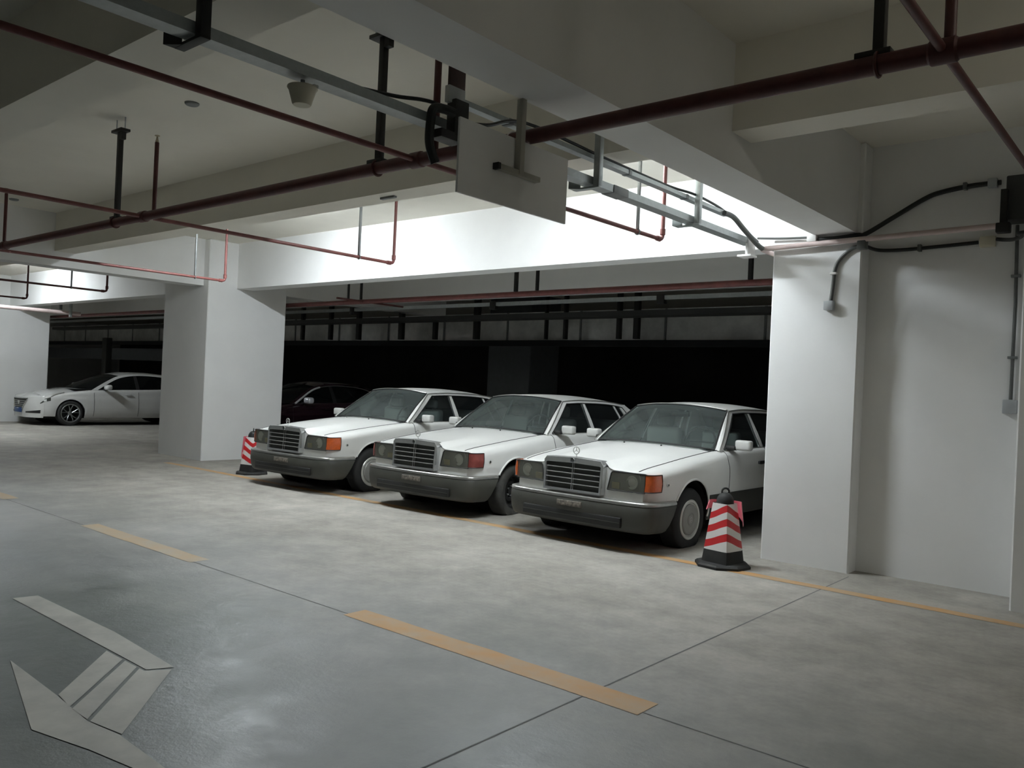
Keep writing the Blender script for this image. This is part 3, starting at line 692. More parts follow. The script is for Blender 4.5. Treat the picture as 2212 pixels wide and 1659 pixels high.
    def roof_pt(uu, v):
        y0 = 2.165 - .085 * (1 - uu * uu); y1 = 3.72 + .02 * (1 - uu * uu); y = y0 + (y1 - y0) * v; yy = 2.165 + (3.72 - 2.165) * v
        z = zr(yy) + .062 * (1 - abs(uu) ** 2.2) * (.72 + .28 * math.sin(PI * min(1, .1 + v * .9))); 
        return (fs(zr(yy)) * uu, y, z)
    base = lambda uu: (.755 * uu, 1.435 + .145 * uu * uu, .982 - .032 * uu * uu)
    def ws(uu, v):
        a = Vector(base(uu)); b = Vector(roof_pt(uu * .985, 0)); p = a.lerp(b, v); p += Vector((0, -.55, 1)).normalized() * .028 * math.sin(PI * v) * (1 - .4 * uu * uu); return tuple(p)
    rows = []
    for k in range(11):
        v = k / 10; a = Vector(ws(1, v)); z = .94 + (1.36 - .94) * v; b = Vector((fs(z), 1.58 + .585 * v, z)); rows.append([tuple(a), tuple(a.lerp(b, .5) + Vector((.006, -.01, .003))), tuple(b)])
    green.grid(rows)
    rb = lambda uu: (.735 * uu, 4.36 - .10 * uu * uu, .975 - .02 * uu * uu)
    def rw(uu, v):
        a = Vector(rb(uu)); b = Vector(roof_pt(uu * .98, 1)); p = a.lerp(b, v); p += Vector((0, .5, 1)).normalized() * .02 * math.sin(PI * v); return tuple(p)
    rows = []
    for k in range(9):
        v = k / 8; a = Vector(rw(.93, v)); z = .945 + (1.335 - .945) * v; b = Vector((fs(z) * .995, 4.40 - .66 * v, z)); rows.append([tuple(a), tuple(b)])
    green.grid(rows)
    body.add(green.v, green.f)
    body.mirror()
    body.build('body', paint, t, ang=32)
    MB().grid([[roof_pt(uu, v) for uu in np.linspace(-1, 1, 25)] for v in np.linspace(0, 1, 22)]).build('roof', paint, t)
    for nme in ('hood', 'cowl', 'boot_lid'):
        g[nme].mirror().build({'hood': 'bonnet'}.get(nme, nme), paint, t, ang=40)
    # bonnet front lip over the lamps
    for s in (1, -1):
        flip = (lambda mb: mb) if s > 0 else (lambda mb: MB().add([(-x, y, z) for x, y, z in mb.v], [f_[::-1] for f_ in mb.f]))
        o = flip(g['door_a']).build('front_door', paint, t, ang=40)
        d1 = o
        d2 = flip(g['door_b']).build('rear_door', paint, t, ang=40)
        cl = g['cladding']
        flip(MB().add([(x + .006, y, z) for x, y, z in cl.v], cl.f)).build('side_cladding', M['clad'], t)
        # door furniture
        for d, yh in ((d1, 2.50), (d2, 3.36)):
            mb = MB(); mb.bbox(.90, .928, yh - .11, yh + .11, .775, .812, .008); mb.bbox(.885, .905, yh - .05, yh + .05, .765, .80, .006)
            flip(mb).build('door_handle', M['trim_black'], d)
        mb = MB()
        rows = []
        for k in range(7):
            a = k / 6; zz = .985 + .004 * a
            rows.append([(.83 + .19 * a, 1.80 + .045 * a - .02, zz + .118 - .01 * a), (.83 + .19 * a, 1.775 + .045 * a - .015, zz + .06), (.83 + .19 * a, 1.80 + .045 * a - .02, zz)])
        mb2 = MB(); mb2.bbox(.90, 1.075, 1.755, 1.86, .955, 1.065, .024, 3)
        mr = flip(mb2).build('door_mirror', M['mirror_grey'], d1)
        mb = MB(); mb.bbox(.80, .915, 1.73, 1.84, .95, 1.0, .015); flip(mb).build('mirror_foot', M['trim_black'], d1)
        mb = MB(); mb.add([(.918, 1.8615, .975), (1.06, 1.8615, .975), (1.06, 1.8615, 1.05), (.918, 1.8615, 1.05)], [(0, 1, 2, 3)]); flip(mb).build('mirror_glass', M['chrome'], d1)
        # side panes
        def pane(a, b, n=8):
            rows = []
            for k in range(n + 1):
                q = k / n; pa = Vector(a[0]).lerp(Vector(a[1]), q); pb = Vector(b[0]).lerp(Vector(b[1]), q)
                rows.append([(fs(p[1]) - .012, p[0], p[1]) for p in [pa.lerp(pb, e / 4) for e in range(5)]])
            mb = MB(); mb.grid(rows); return flip(mb)
        pane(((1.68, .945), (2.245, 1.335)), ((2.64, .945), (2.64, 1.345))).build('side_window', M['glass_side'], t)
        pane(((2.715, .945), (2.695, 1.345)), ((3.565, .945), (3.445, 1.328))).build('side_window', M['glass_side'], t)
        pane(((3.58, .945), (3.46, 1.325)), ((3.81, .945), (3.61, 1.31))).build('quarter_window', M['glass_side'], t)
        # frames and trims
        mb = MB()
        def edge(pts, r, off=.002): mb.tube([(fs(z) + off, y, z) for y, z in pts], r, 6)
        edge([(1.69, .955)] + [(1.69 + .56 * k / 8, .955 + .38 * k / 8) for k in range(1, 9)] + [(y, zt(y)) for y in np.linspace(2.32, 3.66, 14)] + [(3.72, 1.22), (3.80, .97)], .0075)
        edge([(2.632, .95), (2.632, 1.335)], .006); edge([(2.722, .95), (2.702, 1.335)], .006)
        flip(mb).build('window_seal', M['trim_black'], t)
        mb = MB(); edge([(1.72, .948)] + [(y, .952) for y in np.linspace(1.9, 3.75, 10)], .008, .008); edge([(1.58 + .585 * k / 10, .945 + .415 * k / 10) for k in range(11)] + [(y, zr(y) + .002) for y in np.linspace(2.23, 3.7, 14)], .0075, .004)
        flip(mb).build('rain_gutter', M['chrome_dull'], t)
        # panel gaps
        zz = lambda a, b: [a + (b - a) * k / 16 for k in range(17)]
        for yy in (1.66, 2.70):
            mb = MB(); seam_line(mb, [(side_x(yy, z) + .001, yy + sweep(side_x(yy, z), yy), z) for z in zz(.24, zs(yy) - .085)] + [(P[ys.index(yy)][j][0], yy, P[ys.index(yy)][j][2] + .001) for j in range(J1 + NU, J2)], .0035)
            flip(mb).build('door_gap', M['seam'], t)
        mb = MB()
        seam_line(mb, [(P[i][J2][0], P[i][J2][1], P[i][J2][2] + .0005) for i in range(2, ys.index(1.58) + 1)], .005)
        flip(mb).build('bonnet_gap', M['seam'], t)
        # wheel arches
        for ax in (AX1, AX2):
            w_ = MB()
            w_.lathe([(WR - .004, .50), (WR - .004, .86)], 'x', 24, (0, ax, .315), -.35, PI + .35)
            w_.lathe([(.0, .50), (WR, .50)], 'x', 24, (0, ax, .315), 0, 2 * PI)
            flip(w_).build('wheel_well', M['trim_black'], t)
            w_ = MB(); pts = []
            for k in range(29):
                a = -.1 + (PI + .2) * k / 28; yy, z = ax + (WR + .006) * math.cos(a), .315 + (WR + .006) * math.sin(a)
                if z < .475 and (yy < AX1 or yy > AX2): continue
                pts.append((side_x(yy, max(z, .2)) + .003 + sweep(.88, yy) * 0, yy + sweep(.88, yy), z))
            w_.tube(pts, .011, 8); flip(w_).build('arch_lip', paint, t)
        build_wheel(t, (s * .775, AX1 + .0, .275), s, style, mats=(M['dust_tyre'] if style == 'steel' else M['rubber'], M['steel_wheel'] if style == 'steel' else M['hubcap'], M['hub_ring']), steer=steer)
        build_wheel(t, (s * .775, AX2, .295), s, style, mats=(M['rubber'], M['steel_wheel'] if style == 'steel' else M['hubcap'], M['hub_ring']))
        # headlamp unit
        def fy(x, z): return .072 + .045 * (z - .55) + .062 * (x / .85) ** 2
        lamp = bpy.data.objects.new('headlamp', None); C.objects.link(lamp); lamp.parent = t
        xa, xb, z0, z1 = .392, .785, .582, .762
        xin = lambda z: xa + .035 * (z - z0) / (z1 - z0)
        def lampgrid(x0, x1, dy, r=.0, za=z0, zb_=z1, nx=10, nz=8):
            return [[(x, fy(x, z) + dy, z) for x in np.linspace(xin(z), x1, nx)] for z in np.linspace(za, zb_, nz)]
        mb = MB(); G = lampgrid(xa, xb, -.002); mb.grid(G)
        for (x0, x1, za, zb_) in ((xa, xa, z0, z1), (xb, xb, z0, z1)):
            mb.grid([[((xin(z) if x0 == xa else x0), fy(x0, z) + d, z) for d in (-.015, .012)] for z in np.linspace(za, zb_, 4)])
        for z in (z0, z1): mb.grid([[(x, fy(x, z) + d, z) for d in (-.015, .012)] for x in np.linspace(xin(z), xb, 6)])
        flip(mb).build('housing', M['lamp_in'], lamp)
        cx, cz = .645, .672
        mb = MB(); mb.lathe([(.066, -.004), (.060, -.005), (.05, -.003), (.0, -.002)], 'y', 28, (cx, fy(cx, cz) - .003, cz)); flip(mb).build('reflector', M['reflector'], lamp)
        mb = MB(); mb.lathe([(.042, .0), (.036, -.003), (.020, -.005), (0, -.006)], 'y', 24, (cx, fy(cx, cz) - .006, cz)); flip(mb).build('projector_lens', M['box_white'], lamp)
        mb = MB(); mb.bbox(.43, .52, fy(.44, .63) - .009, fy(.44, .63) + .004, .598, .66, .004); flip(mb).build('fog_reflector', M['fog'], lamp)
        flip(MB().grid(lampgrid(xa, xb, -.018))).build('lens', M['lens'], lamp)
        mb = MB(); loop = [(xa, z0), (xb, z0), (xb, z1), (xin(z1) + .015, z1), (xin(z1 - .02), z1 - .02)]
        seam_line(mb, [(x, fy(x, z) - .017, z) for x, z in loop + [loop[0]]], .006); flip(mb).build('lamp_seal', M['trim_black'], lamp)
        # wrap-round indicator
        def wrap(q, z, o=0.):
            pts = [(.787, fy(.787, z) - .018), (.825, fy(.825, z) - .010), (.852, .158), (.865, .205), (.872, .285)]
            L_ = spline([(a, b, 0) for a, b in pts], 5); i = min(int(q * (len(L_) - 1)), len(L_) - 1); p = L_[i]
            k = 1 - .012 * abs(z - .67) / .09
            return (p.x * k + .006 + o, p.y + .02 * (z - .67), z)
        mb = MB(); mb.slab([[wrap(q, z) for q in np.linspace(0, 1, 21)] for z in np.linspace(.588, .758, 9)], (-.03, .03, 0)); flip(mb).build('indicator', M[amber], t)
        mb = MB(); bp_ = [wrap(q, .592) for q in np.linspace(0, 1, 11)] + [wrap(1, z) for z in np.linspace(.61, .74, 4)] + [wrap(q, .756) for q in np.linspace(1, 0, 11)]
        seam_line(mb, bp_, .005); flip(mb).build('lamp_seal', M['trim_black'], t)
        mb = MB(); xx = side_x(.36, .66); mb.lathe([(.018, -.004), (.018, .006), (.012, .008), (0, .008)], 'x', 16, (xx, .36 + sweep(xx, .36), .655)); flip(mb).build('side_repeater', M['chrome_dull'], t)
        mb = MB(); mb.lathe([(.010, .0), (.010, .0095), (0, .0095)], 'x', 12, (xx, .36 + sweep(xx, .36), .655)); flip(mb).build('repeater_hole', M['trim_black'], t)
        mb = MB(); mb.lathe([(.009, 0), (.011, .006), (.006, .014), (0, .015)], 'z', 10, (.24, 1.33, hood_z(.24, 1.33))); flip(mb).build('washer_nozzle', M['trim_black'], t)
        # seats and headrests
        mb = MB(); mb.bbox(.15, .62, 2.42, 2.56, .70, 1.12, .05, 3); st = flip(mb).build('front_seat', M['seat'], t)
        mb = MB(); mb.bbox(.27, .50, 2.46, 2.55, 1.13, 1.29, .035, 3); flip(mb).build('headrest', M['seat'], st)
    MB().bbox(-.62, .62, 3.55, 3.75, .70, 1.10, .05, 3).build('rear_seat', M['seat'], t)
    mb = MB(); mb.tube([(.37 + .185 * math.cos(a), 1.98 + .07 * math.sin(a), 1.0 + .17 * math.sin(a)) for a in [2 * PI * k / 28 for k in range(28)]], .013, 8, closed=True); mb.tube([(.20, 1.98, 1.0), (.54, 1.98, 1.0)], .012, 6)
    mb.build('steering_wheel', M['trim_black'], t)
    mb = MB(); mb.bbox(-.74, .74, 1.50, 1.86, .80, .945, .03); mb.bbox(-.76, .76, 1.62, 4.36, .66, .70, .01); mb.box(-.70, .70, 3.8, 4.36, .70, .94); mb.build('cabin_floor', M['dash'], t)
    MB().grid([[ws(uu, v) for uu in np.linspace(-1, 1, 21)] for v in np.linspace(.0, 1, 12)]).build('windscreen', M['glass'], t)
    MB().grid([[rw(uu, v) for uu in np.linspace(-.93, .93, 15)] for v in np.linspace(.0, 1, 8)]).build('rear_window', M['glass_side'], t)
    mb = MB(); e = [ws(uu, 0) for uu in np.linspace(-1, 1, 21)] + [ws(1, v) for v in np.linspace(.1, 1, 8)] + [ws(uu, 1) for uu in np.linspace(.97, -1, 20)] + [ws(-1, v) for v in np.linspace(.9, .1, 7)]
    mb.tube([(x, y - .004, z + .003) for x, y, z in e], .010, 6, closed=True); mb.build('windscreen_seal', M['trim_black'], t)
    mb = MB(); mb.tube([(x, y - .010, z + .012) for x, y, z in [ws(uu, 1) for uu in np.linspace(-.98, .98, 21)]], .007, 6); mb.build('screen_trim', M['chrome_dull'], t)
    MB().bbox(-.12, .12, 2.14, 2.19, 1.27, 1.33, .012).build('inner_mirror', M['trim_black'], t)
    # grille
    gr = bpy.data.objects.new('grille', None); C.objects.link(gr); gr.parent = t
    gy = lambda z: .004 + .06 * (z - .53)
    zt_, zb_ = .862, .520
    MB().grid([[(x, gy(z) + .045, z) for x in np.linspace(-.345, .345, 6)] for z in (zb_, zt_ - .03)]).build('grille_mesh', M['grille_in'], gr)
    def gtop(x): return zt_ - .012 * (abs(x) / .34) ** 2
    mb = MB(); outer = [(-.352, zb_), (-.364, zt_ - .05), (-.335, gtop(.335)), (0, gtop(0)), (.335, gtop(.335)), (.364, zt_ - .05), (.352, zb_)]
    inner = [(-.330, zb_ + .02), (-.336, zt_ - .072), (-.318, zt_ - .066), (0, zt_ - .058), (.318, zt_ - .066), (.336, zt_ - .072), (.330, zb_ + .02)]
    n = len(outer); vs = []
    for a, b in zip(outer, inner):
        vs += [(a[0], gy(a[1]) + .10, a[1]), (a[0], gy(a[1]) + .006, a[1]), (a[0] * .985, gy(a[1]), a[1] - .003), (b[0], gy(b[1]) + .004, b[1]), (b[0], gy(b[1]) + .045, b[1])]
    fs_ = []
    for i in range(n):
        j = (i + 1) % n
        for k in range(4): fs_.append((i * 5 + k, i * 5 + k + 1, j * 5 + k + 1, j * 5 + k))
    mb.add(vs, fs_); mb.build('grille_frame', M['grille_chrome'], gr, ang=25)
    for k in range(4):
        z = .595 + .052 * k; MB().bbox(-.325, .325, gy(z) + .006, gy(z) + .03, z - .0045, z + .0045, .002).build('grille_bar', M['grille_chrome'], gr)
    mb = MB(); mb.grid([[(x, gy(z) + .002, z) for x in (-.0045, .0045)] for z in (zb_ + .02, zt_ - .045)]); mb.grid([[(x, gy(z) + .03, z) for x in (-.0045, .0045)] for z in (zb_ + .02, zt_ - .045)]); mb.build('centre_bar', M['grille_chrome'], gr)
    mb = MB(); mb.lathe([(.024, -.006), (.022, -.012), (0, -.013)], 'y', 20, (0, gy(.835) - .001, .832)); mb.build('grille_badge', M['chrome'], gr)
    # bonnet ornament: ring with three spokes on a stem
    oz = .862 + .02
    mb = MB(); c = (-.0, .075, oz + .045)
    mb.lathe([(.016, 0), (.014, .006), (.007, .012), (.006, .02), (0, .02)], 'z', 12, (0, .09, hood_z(0, .1) - .002))
    mb.tube([(0, .088, hood_z(0, .1) + .01), (0, .075, oz + .012)], .004, 6)
    mb.tube([(.036 * math.cos(a), .075, c[2] + .036 * math.sin(a)) for a in [2 * PI * k / 28 for k in range(28)]], .0042, 8, closed=True)
    for k in range(3):
        a = PI / 2 + 2 * PI * k / 3; mb.tube([c, (.036 * math.cos(a), .075, c[2] + .036 * math.sin(a))], [.0048, .002], 6)
    mb.build('bonnet_ornament', M['chrome_dull'], t)
    # bumpers
    def bumper(nm, path, prof, m_):
        pts = spline(path, 8); full = [Vector((-p.x, p.y, p.z)) for p in pts[::-1]][:-1] + pts
        rows = []
        for i, p in enumerate(full):
            a, b = full[max(i - 1, 0)], full[min(i + 1, len(full) - 1)]; d = (b - a).normalized(); nrm = Vector((d.y, -d.x, 0))
            rows.append([tuple(p + nrm * o + Vector((0, -max(0, .46 - z) * .62 * max(0, p.y - .2) / .315, z))) for o, z in prof])
        return MB().grid(rows).build(nm, m_, t, ang=40)
    fp = [(0, .012, 0), (.30, .018, 0), (.58, .036, 0), (.76, .066, 0), (.845, .122, 0), (.878, .22, 0), (.893, .36, 0), (.897, .515, 0)]
    bumper('front_bumper', fp, [(-.08, .485), (-.012, .494), (.008, .49), (.017, .478), (.017, .462), (.012, .456), (.020, .446), (.022, .36), (.010, .27), (-.012, .215), (-.04, .195), (-.18, .205)], M['clad'])
    bumper('bumper_strip', [(x, y - .0015, z) for x, y, z in fp], [(-.075, .492), (-.035, .499), (-.012, .498), (.010, .491), (.0185, .479), (.0185, .460), (.012, .455)], M['bumper_top'])
    mb = MB(); mb.bbox(-.60, .60, -.008, .03, .235, .335, .012); mb.build('lower_intake', M['trim_black'], t)
    MB().bbox(-.59, .59, -.010, .0, .283, .288, .002).build('intake_slat', M['clad'], t)
    MB().bbox(-.15, .15, -.022, -.004, .375, .43, .004).build('number_plate', M['plate'], t)
    mb = MB(); rnd = random.Random(int(X * 100))
    rpth = [(0, 5.20, 0), (.5, 5.19, 0), (.78, 5.14, 0), (.86, 5.02, 0), (.89, 4.8, 0), (.898, 4.33, 0)]
    pts = spline(rpth, 6); full = [Vector((-p.x, p.y, 0)) for p in pts[::-1]][:-1] + pts
    MB().grid([[(p.x * k, p.y + (5.0 - p.y) * (1 - k) * 2, z) for z, k in ((.50, .95), (.51, 1), (.44, 1.01), (.26, .99), (.22, .93))] for p in full]).build('rear_bumper', M['clad'], t)
    mb = MB(); mb.box(-.54, .54, .25, 4.9, .19, .42); mb.build('underbody', M['trim_black'], t)
    if peel:
        rnd = random.Random(3)
        def patch(cu, cv, su, sv, n=14):
            c = Vector(roof_pt(cu, cv)); ring = []
            for k in range(n):
                a = 2 * PI * k / n; rr_ = rnd.uniform(.6, 1.1); ring.append(Vector(roof_pt(min(1, cu + su * rr_ * math.cos(a)), max(0, cv + sv * rr_ * math.sin(a)))) + Vector((0, -.002, .004 + rnd.uniform(0, .004))))
            return [tuple(c + Vector((0, 0, .009)))] + [tuple(p) for p in ring], [(0, 1 + k, 1 + (k + 1) % n) for k in range(n)]
        mb = MB(); mb.add(*patch(.83, .03, .10, .022)); mb.add(*patch(.70, .03, .04, .012)); mb.add(*patch(.90, .055, .06, .015))
        for cu in (-.32, -.05): mb.add(*patch(cu, .035, .03, .018, 8))
        o = mb.build('peeled_paint', M['peel'], t); o['label'] = 'brown peeled paint patch on the roof edge'
    return t

GR = 'white old saloons parked nose-out in a row'
saloon('saloon_car', 'dusty white old saloon nearest the white pillar, peeled paint on its roof edge', -4.82, 6.69, -.004, GR, 'cap', 'amber', True)
saloon('saloon_car', 'dusty white old saloon in the middle, dull red indicator and black steel wheel', -7.18, 6.74, .028, GR, 'steel', 'dull_red', False, steer=.10)
saloon('saloon_car', 'dusty white old saloon beside the striped cone at the wide pillar', -9.62, 6.60, .038, GR, 'cap', 'amber', False)

# ---- modern cars
def modern_car(name, label, X, Y, rz, paint, chrome_arch=False):
    t = thing(name, label, 'car', (X, Y, 0), rz)
    A1, A2, WR = .92, 3.85, .355
    plan = smooth_table([(.30, .835), (.45, .872), (.84, .895), (1.5, .90), (3.0, .905), (3.7, .90), (4.3, .865), (4.65, .80), (4.82, .70)])
    sec = smooth_table([(.18, .92), (.30, .975), (.45, 1.0), (.62, .995), (.70, .99), (.76, .97), (.86, .955), (.95, .935), (1.1, .90)])
    zs = smooth_table([(.30, .745), (.5, .80), (.84, .862), (1.2, .905), (1.5, .935), (2.2, .955), (3.2, .985), (3.9, 1.02), (4.5, 1.02), (4.72, .95)])
    xs = smooth_table([(.30, .70), (.84, .715), (1.3, .72), (1.55, .78), (3.7, .78), (4.72, .60)])
    def zb(y):
        for a in (A1, A2):
            if abs(y - a) < WR - 1e-6: return max(.21, .33 + math.sqrt(WR ** 2 - (y - a) ** 2))
        return .24 if y < A1 else (.20 if y < A2 else .28)
    ys = [.30, .35, .40, .45, A1 - WR] + [A1 - WR * math.cos(PI * k / 20) for k in range(1, 20)] + [A1 + WR, 1.34, 1.42, 1.5] + list(np.linspace(1.5, 2.68, 8)[1:]) + list(np.linspace(2.68, A2 - WR, 7)[1:])
    ys += [A2 - WR * math.cos(PI * k / 20) for k in range(1, 20)] + [A2 + WR, 4.28, 4.36, 4.45, 4.55, 4.64, 4.71, 4.77, 4.82]
    sx = lambda y, z: plan(y) * sec(z)
    def top(x, y): 
        e = zs(y); return e + (.075 - .03 * sstep(1.0, 1.6, y)) * (1 - (min(abs(x) / xs(y), 1)) ** 2)
    P = []
    for y in ys:
        b = zb(y); zc = zs(y) - .07; row = [(sx(y, b + (zc - b) * k / 12), y, b + (zc - b) * k / 12) for k in range(13)]
        p0 = Vector(row[-1]); p1 = Vector((xs(y), y, zs(y))); c = Vector((p0.x - .02, y, zs(y) - .008))
        for k in range(1, 6): q = k / 5; row.append(tuple(p0 * (1 - q) ** 2 + c * 2 * q * (1 - q) + p1 * q * q))
        for k in range(1, 9): x = xs(y) * (1 - k / 8); row.append((x, y, top(x, y)))
        P.append(row)
    def cls(i, j):
        y = (ys[i] + ys[i + 1]) / 2
        if j >= 17: return 'hood' if y < 1.4 else ('boot_lid' if y > 4.2 else None)
        if 1.5 < y < 2.68: return 'front_door'
        if 2.68 < y < A2 - WR: return 'rear_door'
        return 'body'
    g = split_grid(P, cls)
    # nose: plan curve swept from bumper foot to bonnet lip
    pc = spline([(0, .0, 0), (.30, .015, 0), (.52, .06, 0), (.68, .14, 0), (.79, .235, 0), (.833, .30, 0)], 6)
    def nose(i, v):
        p = pc[i]; q = p.x / .84; ztop = .700 + .045 * q - 0; z = .20 + (ztop - .20) * v
        back = .03 * (1 - q) * max(0, .40 - z) / .2 + .22 * (1 - q * .8) * max(0, z - .50) ** 1.1
        x = p.x * (1 if q < .6 else (1 + (sec(z) - .99) * (q - .6) * 2.5)); return (x, p.y + back, z)
    nz = len(pc)
    NG = [[nose(i, v) for i in range(nz)] for v in np.linspace(0, 1, 14)]
    body = g['body']; body.grid(NG)
    rows = []
    for i in range(nz):
        a = Vector(nose(i, 1)); x = a.x; xe = min(x, .70)
        rows.append([tuple(a + (Vector((x if x < .70 else x - (x - .70) * (k / 6), .30, top(min(x, .70), .30))) - a) * (k / 6) + Vector((0, 0, .022 * math.sin(PI * k / 6)))) for k in range(7)])
    g['hood'].grid(rows)
    body.grid([[(x, 4.72 - .02 + .02 * (1 - (x / .7) ** 2), z) for x in np.linspace(0, .70, 8)] for z in np.linspace(.28, 1.0, 6)])
    fs = lambda z: .795 - .24 * (max(z - .93, 0) / .43) ** 1.25
    def strip(mb, a, b, n=10, th=.03):
        rows = []
        for k in range(n + 1):
            q = k / n; pa = Vector(a[0]).lerp(Vector(a[1]), q); pb = Vector(b[0]).lerp(Vector(b[1]), q)
            rows.append([(fs(p[1]), p[0], p[1]) for p in (pa, pa.lerp(pb, .5), pb)])
        mb.slab(rows, (-th, 0, -.004))
    bt = lambda y: zs(y) - .012
    arch = [(1.62, .945), (1.82, 1.06), (2.07, 1.195), (2.32, 1.29), (2.70, 1.35), (3.15, 1.352), (3.6, 1.31), (3.9, 1.21), (4.10, 1.07)]
    A = [Vector((a, b, 0)) for a, b in arch]; A = spline(A, 4)
    outer = [(1.44, .925), (1.67, 1.06), (1.96, 1.215), (2.24, 1.33), (2.65, 1.392), (3.15, 1.398), (3.65, 1.365), (4.05, 1.25), (4.42, 1.06)]
    O = spline([Vector((a, b, 0)) for a, b in outer], 4)
    gm = MB(); rows = [[(fs(a.y), a.x, a.y), (fs((a.y + b.y) / 2), (a.x + b.x) / 2, (a.y + b.y) / 2), (fs(b.y), b.x, b.y)] for a, b in zip(A, O)]
    gm.slab(rows, (-.03, 0, -.004)); body.add(gm.v, gm.f); body.mirror()
    body.build('body', paint, t, ang=32)
    def roof(uu, v):
        y0 = 2.24 - .12 * (1 - uu * uu); y1 = 3.67; y = y0 + (y1 - y0) * v; yy = 2.24 + (3.67 - 2.24) * v
        z = smooth_table([(2.1, 1.32), (2.24, 1.33), (2.65, 1.392), (3.15, 1.398), (3.67, 1.362)])(yy); return (fs(z) * uu, y, z + .045 * (1 - abs(uu) ** 2.2))
    MB().grid([[roof(uu, v) for uu in np.linspace(-1, 1, 17)] for v in np.linspace(0, 1, 12)]).build('roof', paint, t)
    for n_ in ('hood', 'boot_lid'): g[n_].mirror().build({'hood': 'bonnet'}.get(n_, n_), paint, t)
    ba = lambda uu: (.74 * uu, 1.12 + .35 * uu * uu, .985 - .06 * uu * uu)
    MB().grid([[tuple(Vector(ba(uu)).lerp(Vector(roof(uu * .985, 0)), v) + Vector((0, -.012, .02)) * math.sin(PI * v)) for uu in np.linspace(-1, 1, 17)] for v in np.linspace(0, 1, 9)]).build('windscreen', M['glass_dark'], t)
    MB().grid([[tuple(Vector((.68 * uu, 4.40, 1.06)).lerp(Vector(roof(uu * .98, 1)), v)) for uu in np.linspace(-1, 1, 9)] for v in np.linspace(0, 1, 6)]).build('rear_window', M['glass_dark'], t)
    MB().grid([[(x, y, top(0, 1.4) - .03) for x in np.linspace(-.76, .76, 4)] for y in np.linspace(1.0, 4.3, 5)]).build('cabin_floor', M['dash'], t)
    for s in (1, -1):
        flip = (lambda mb: mb) if s > 0 else (lambda mb: MB().add([(-x, y, z) for x, y, z in mb.v], [f_[::-1] for f_ in mb.f]))
        d1 = flip(g['front_door']).build('front_door', paint, t); flip(g['rear_door']).build('rear_door', paint, t)
        fw = [a for a in A if a.x < 2.74]; rw_ = [a for a in A if a.x > 2.66]
        for pts_ in (fw, rw_):
            mb = MB(); mb.grid([[(fs(bt(a.x) + (a.y - bt(a.x)) * k / 5) - .012, a.x, bt(a.x) + (max(a.y, bt(a.x)) - bt(a.x)) * k / 5) for k in range(6)] for a in pts_]); flip(mb).build('side_window', M['glass_dark'], t)
        mb = MB(); strip(mb, ((2.65, .96), (2.65, 1.35)), ((2.75, .96), (2.73, 1.35))); flip(mb).build('door_post', M['trim_black'], t)
        mb = MB(); mb.tube([(fs(bt(y)) + .006, y, bt(y)) for y in np.linspace(1.64, 4.05, 14)], .009, 6)
        if chrome_arch: mb.tube([(fs(a.y) + .002, a.x, a.y) for a in A], .009, 6)
        flip(mb).build('window_trim', M['chrome_dull'] if chrome_arch else M['trim_black'], t)
        if chrome_arch:
            mb = MB(); mb.tube([(fs(a.y) + .004, a.x - .02, a.y) for a in A[:14]], .022, 8); flip(mb).build('screen_post_glint', M['satin'], t)  # pale tube painted as the reflection along the screen post
        mb = MB(); mb.bbox(.93, 1.15, 1.70, 1.86, .955, 1.09, .05, 4); mm = flip(mb).build('door_mirror', M['satin'] if chrome_arch else paint, d1)
        mb = MB(); mb.bbox(.80, .95, 1.74, 1.82, .94, .975, .012); flip(mb).build('mirror_foot', M['trim_black'], d1)
        mb = MB(); mb.bbox(.885, .925, 2.30, 2.48, .815, .84, .01); flip(mb).build('door_handle', paint, d1)
        for yy in (1.5, 2.68):
            mb = MB(); seam_line(mb, [(sx(yy, z) + .001, yy, z) for z in np.linspace(.24, zs(yy) - .07, 12)], .004); flip(mb).build('panel_gap', M['seam'], t)
        for ax in (A1, A2):
            w_ = MB(); w_.lathe([(WR - .003, .48), (WR - .003, .88)], 'x', 24, (0, ax, .33), -.35, PI + .35); w_.lathe([(0, .48), (WR, .48)], 'x', 24, (0, ax, .33)); flip(w_).build('wheel_well', M['trim_black'], t)
            build_wheel(t, (s * .78, ax, .325), s, 'alloy', R=.325, W=.225, mats=(M['rubber'],))
        # lamps and lower slots laid on the nose surface
        def on(i, z, o):
            if i > nz - 1: y = .30 + (i - nz + 1) * .045; return (sx(y, z) + o * .7, y, z)
            p = Vector(nose(i, (z - .20) / (.70 + .045 * pc[i].x / .84 - .20))); return tuple(p + Vector((.3, -1, .1)).normalized() * o)
        def patch(i0, i1, lo, hi, o, m_, nm):
            rows = []
            for i in range(i0, i1 + 1):
                q = (i - i0) / (i1 - i0); a, b = lo(q), hi(q); rows.append([on(i, a + (b - a) * k / 5, o) for k in range(6)])
            mb = MB(); mb.grid(rows); return flip(mb).build(nm, m_, t)
        patch(nz - 8, nz + 2, lambda q: .555 + .085 * q, lambda q: .58 + .15 * q, .006, M['grille_in'], 'headlamp')
        patch(nz - 3, nz, lambda q: .62, lambda q: .65 + .03 * q, .012, M['reflector'], 'headlamp_reflector')
        mb = MB(); mb.tube([(.838, .42, .71), (.836, .46, .745), (.815, .56, .80), (.785, .78, .852)], .016, 8); flip(mb).build('light_strip', M['chrome_dull'], t)
        patch(8, nz - 9 + 2, lambda q: .315, lambda q: .345 + .055 * q, .005, M['trim_black'], 'lower_intake')
    def on2(i, z, o): p = Vector(nose(i, (z - .20) / (.70 + .045 * pc[i].x / .84 - .20))); return p + Vector((0, -o, 0))
    def hw(z): return .24 + (.43 - .24) * min(1, max(0, (z - .42) / .22))
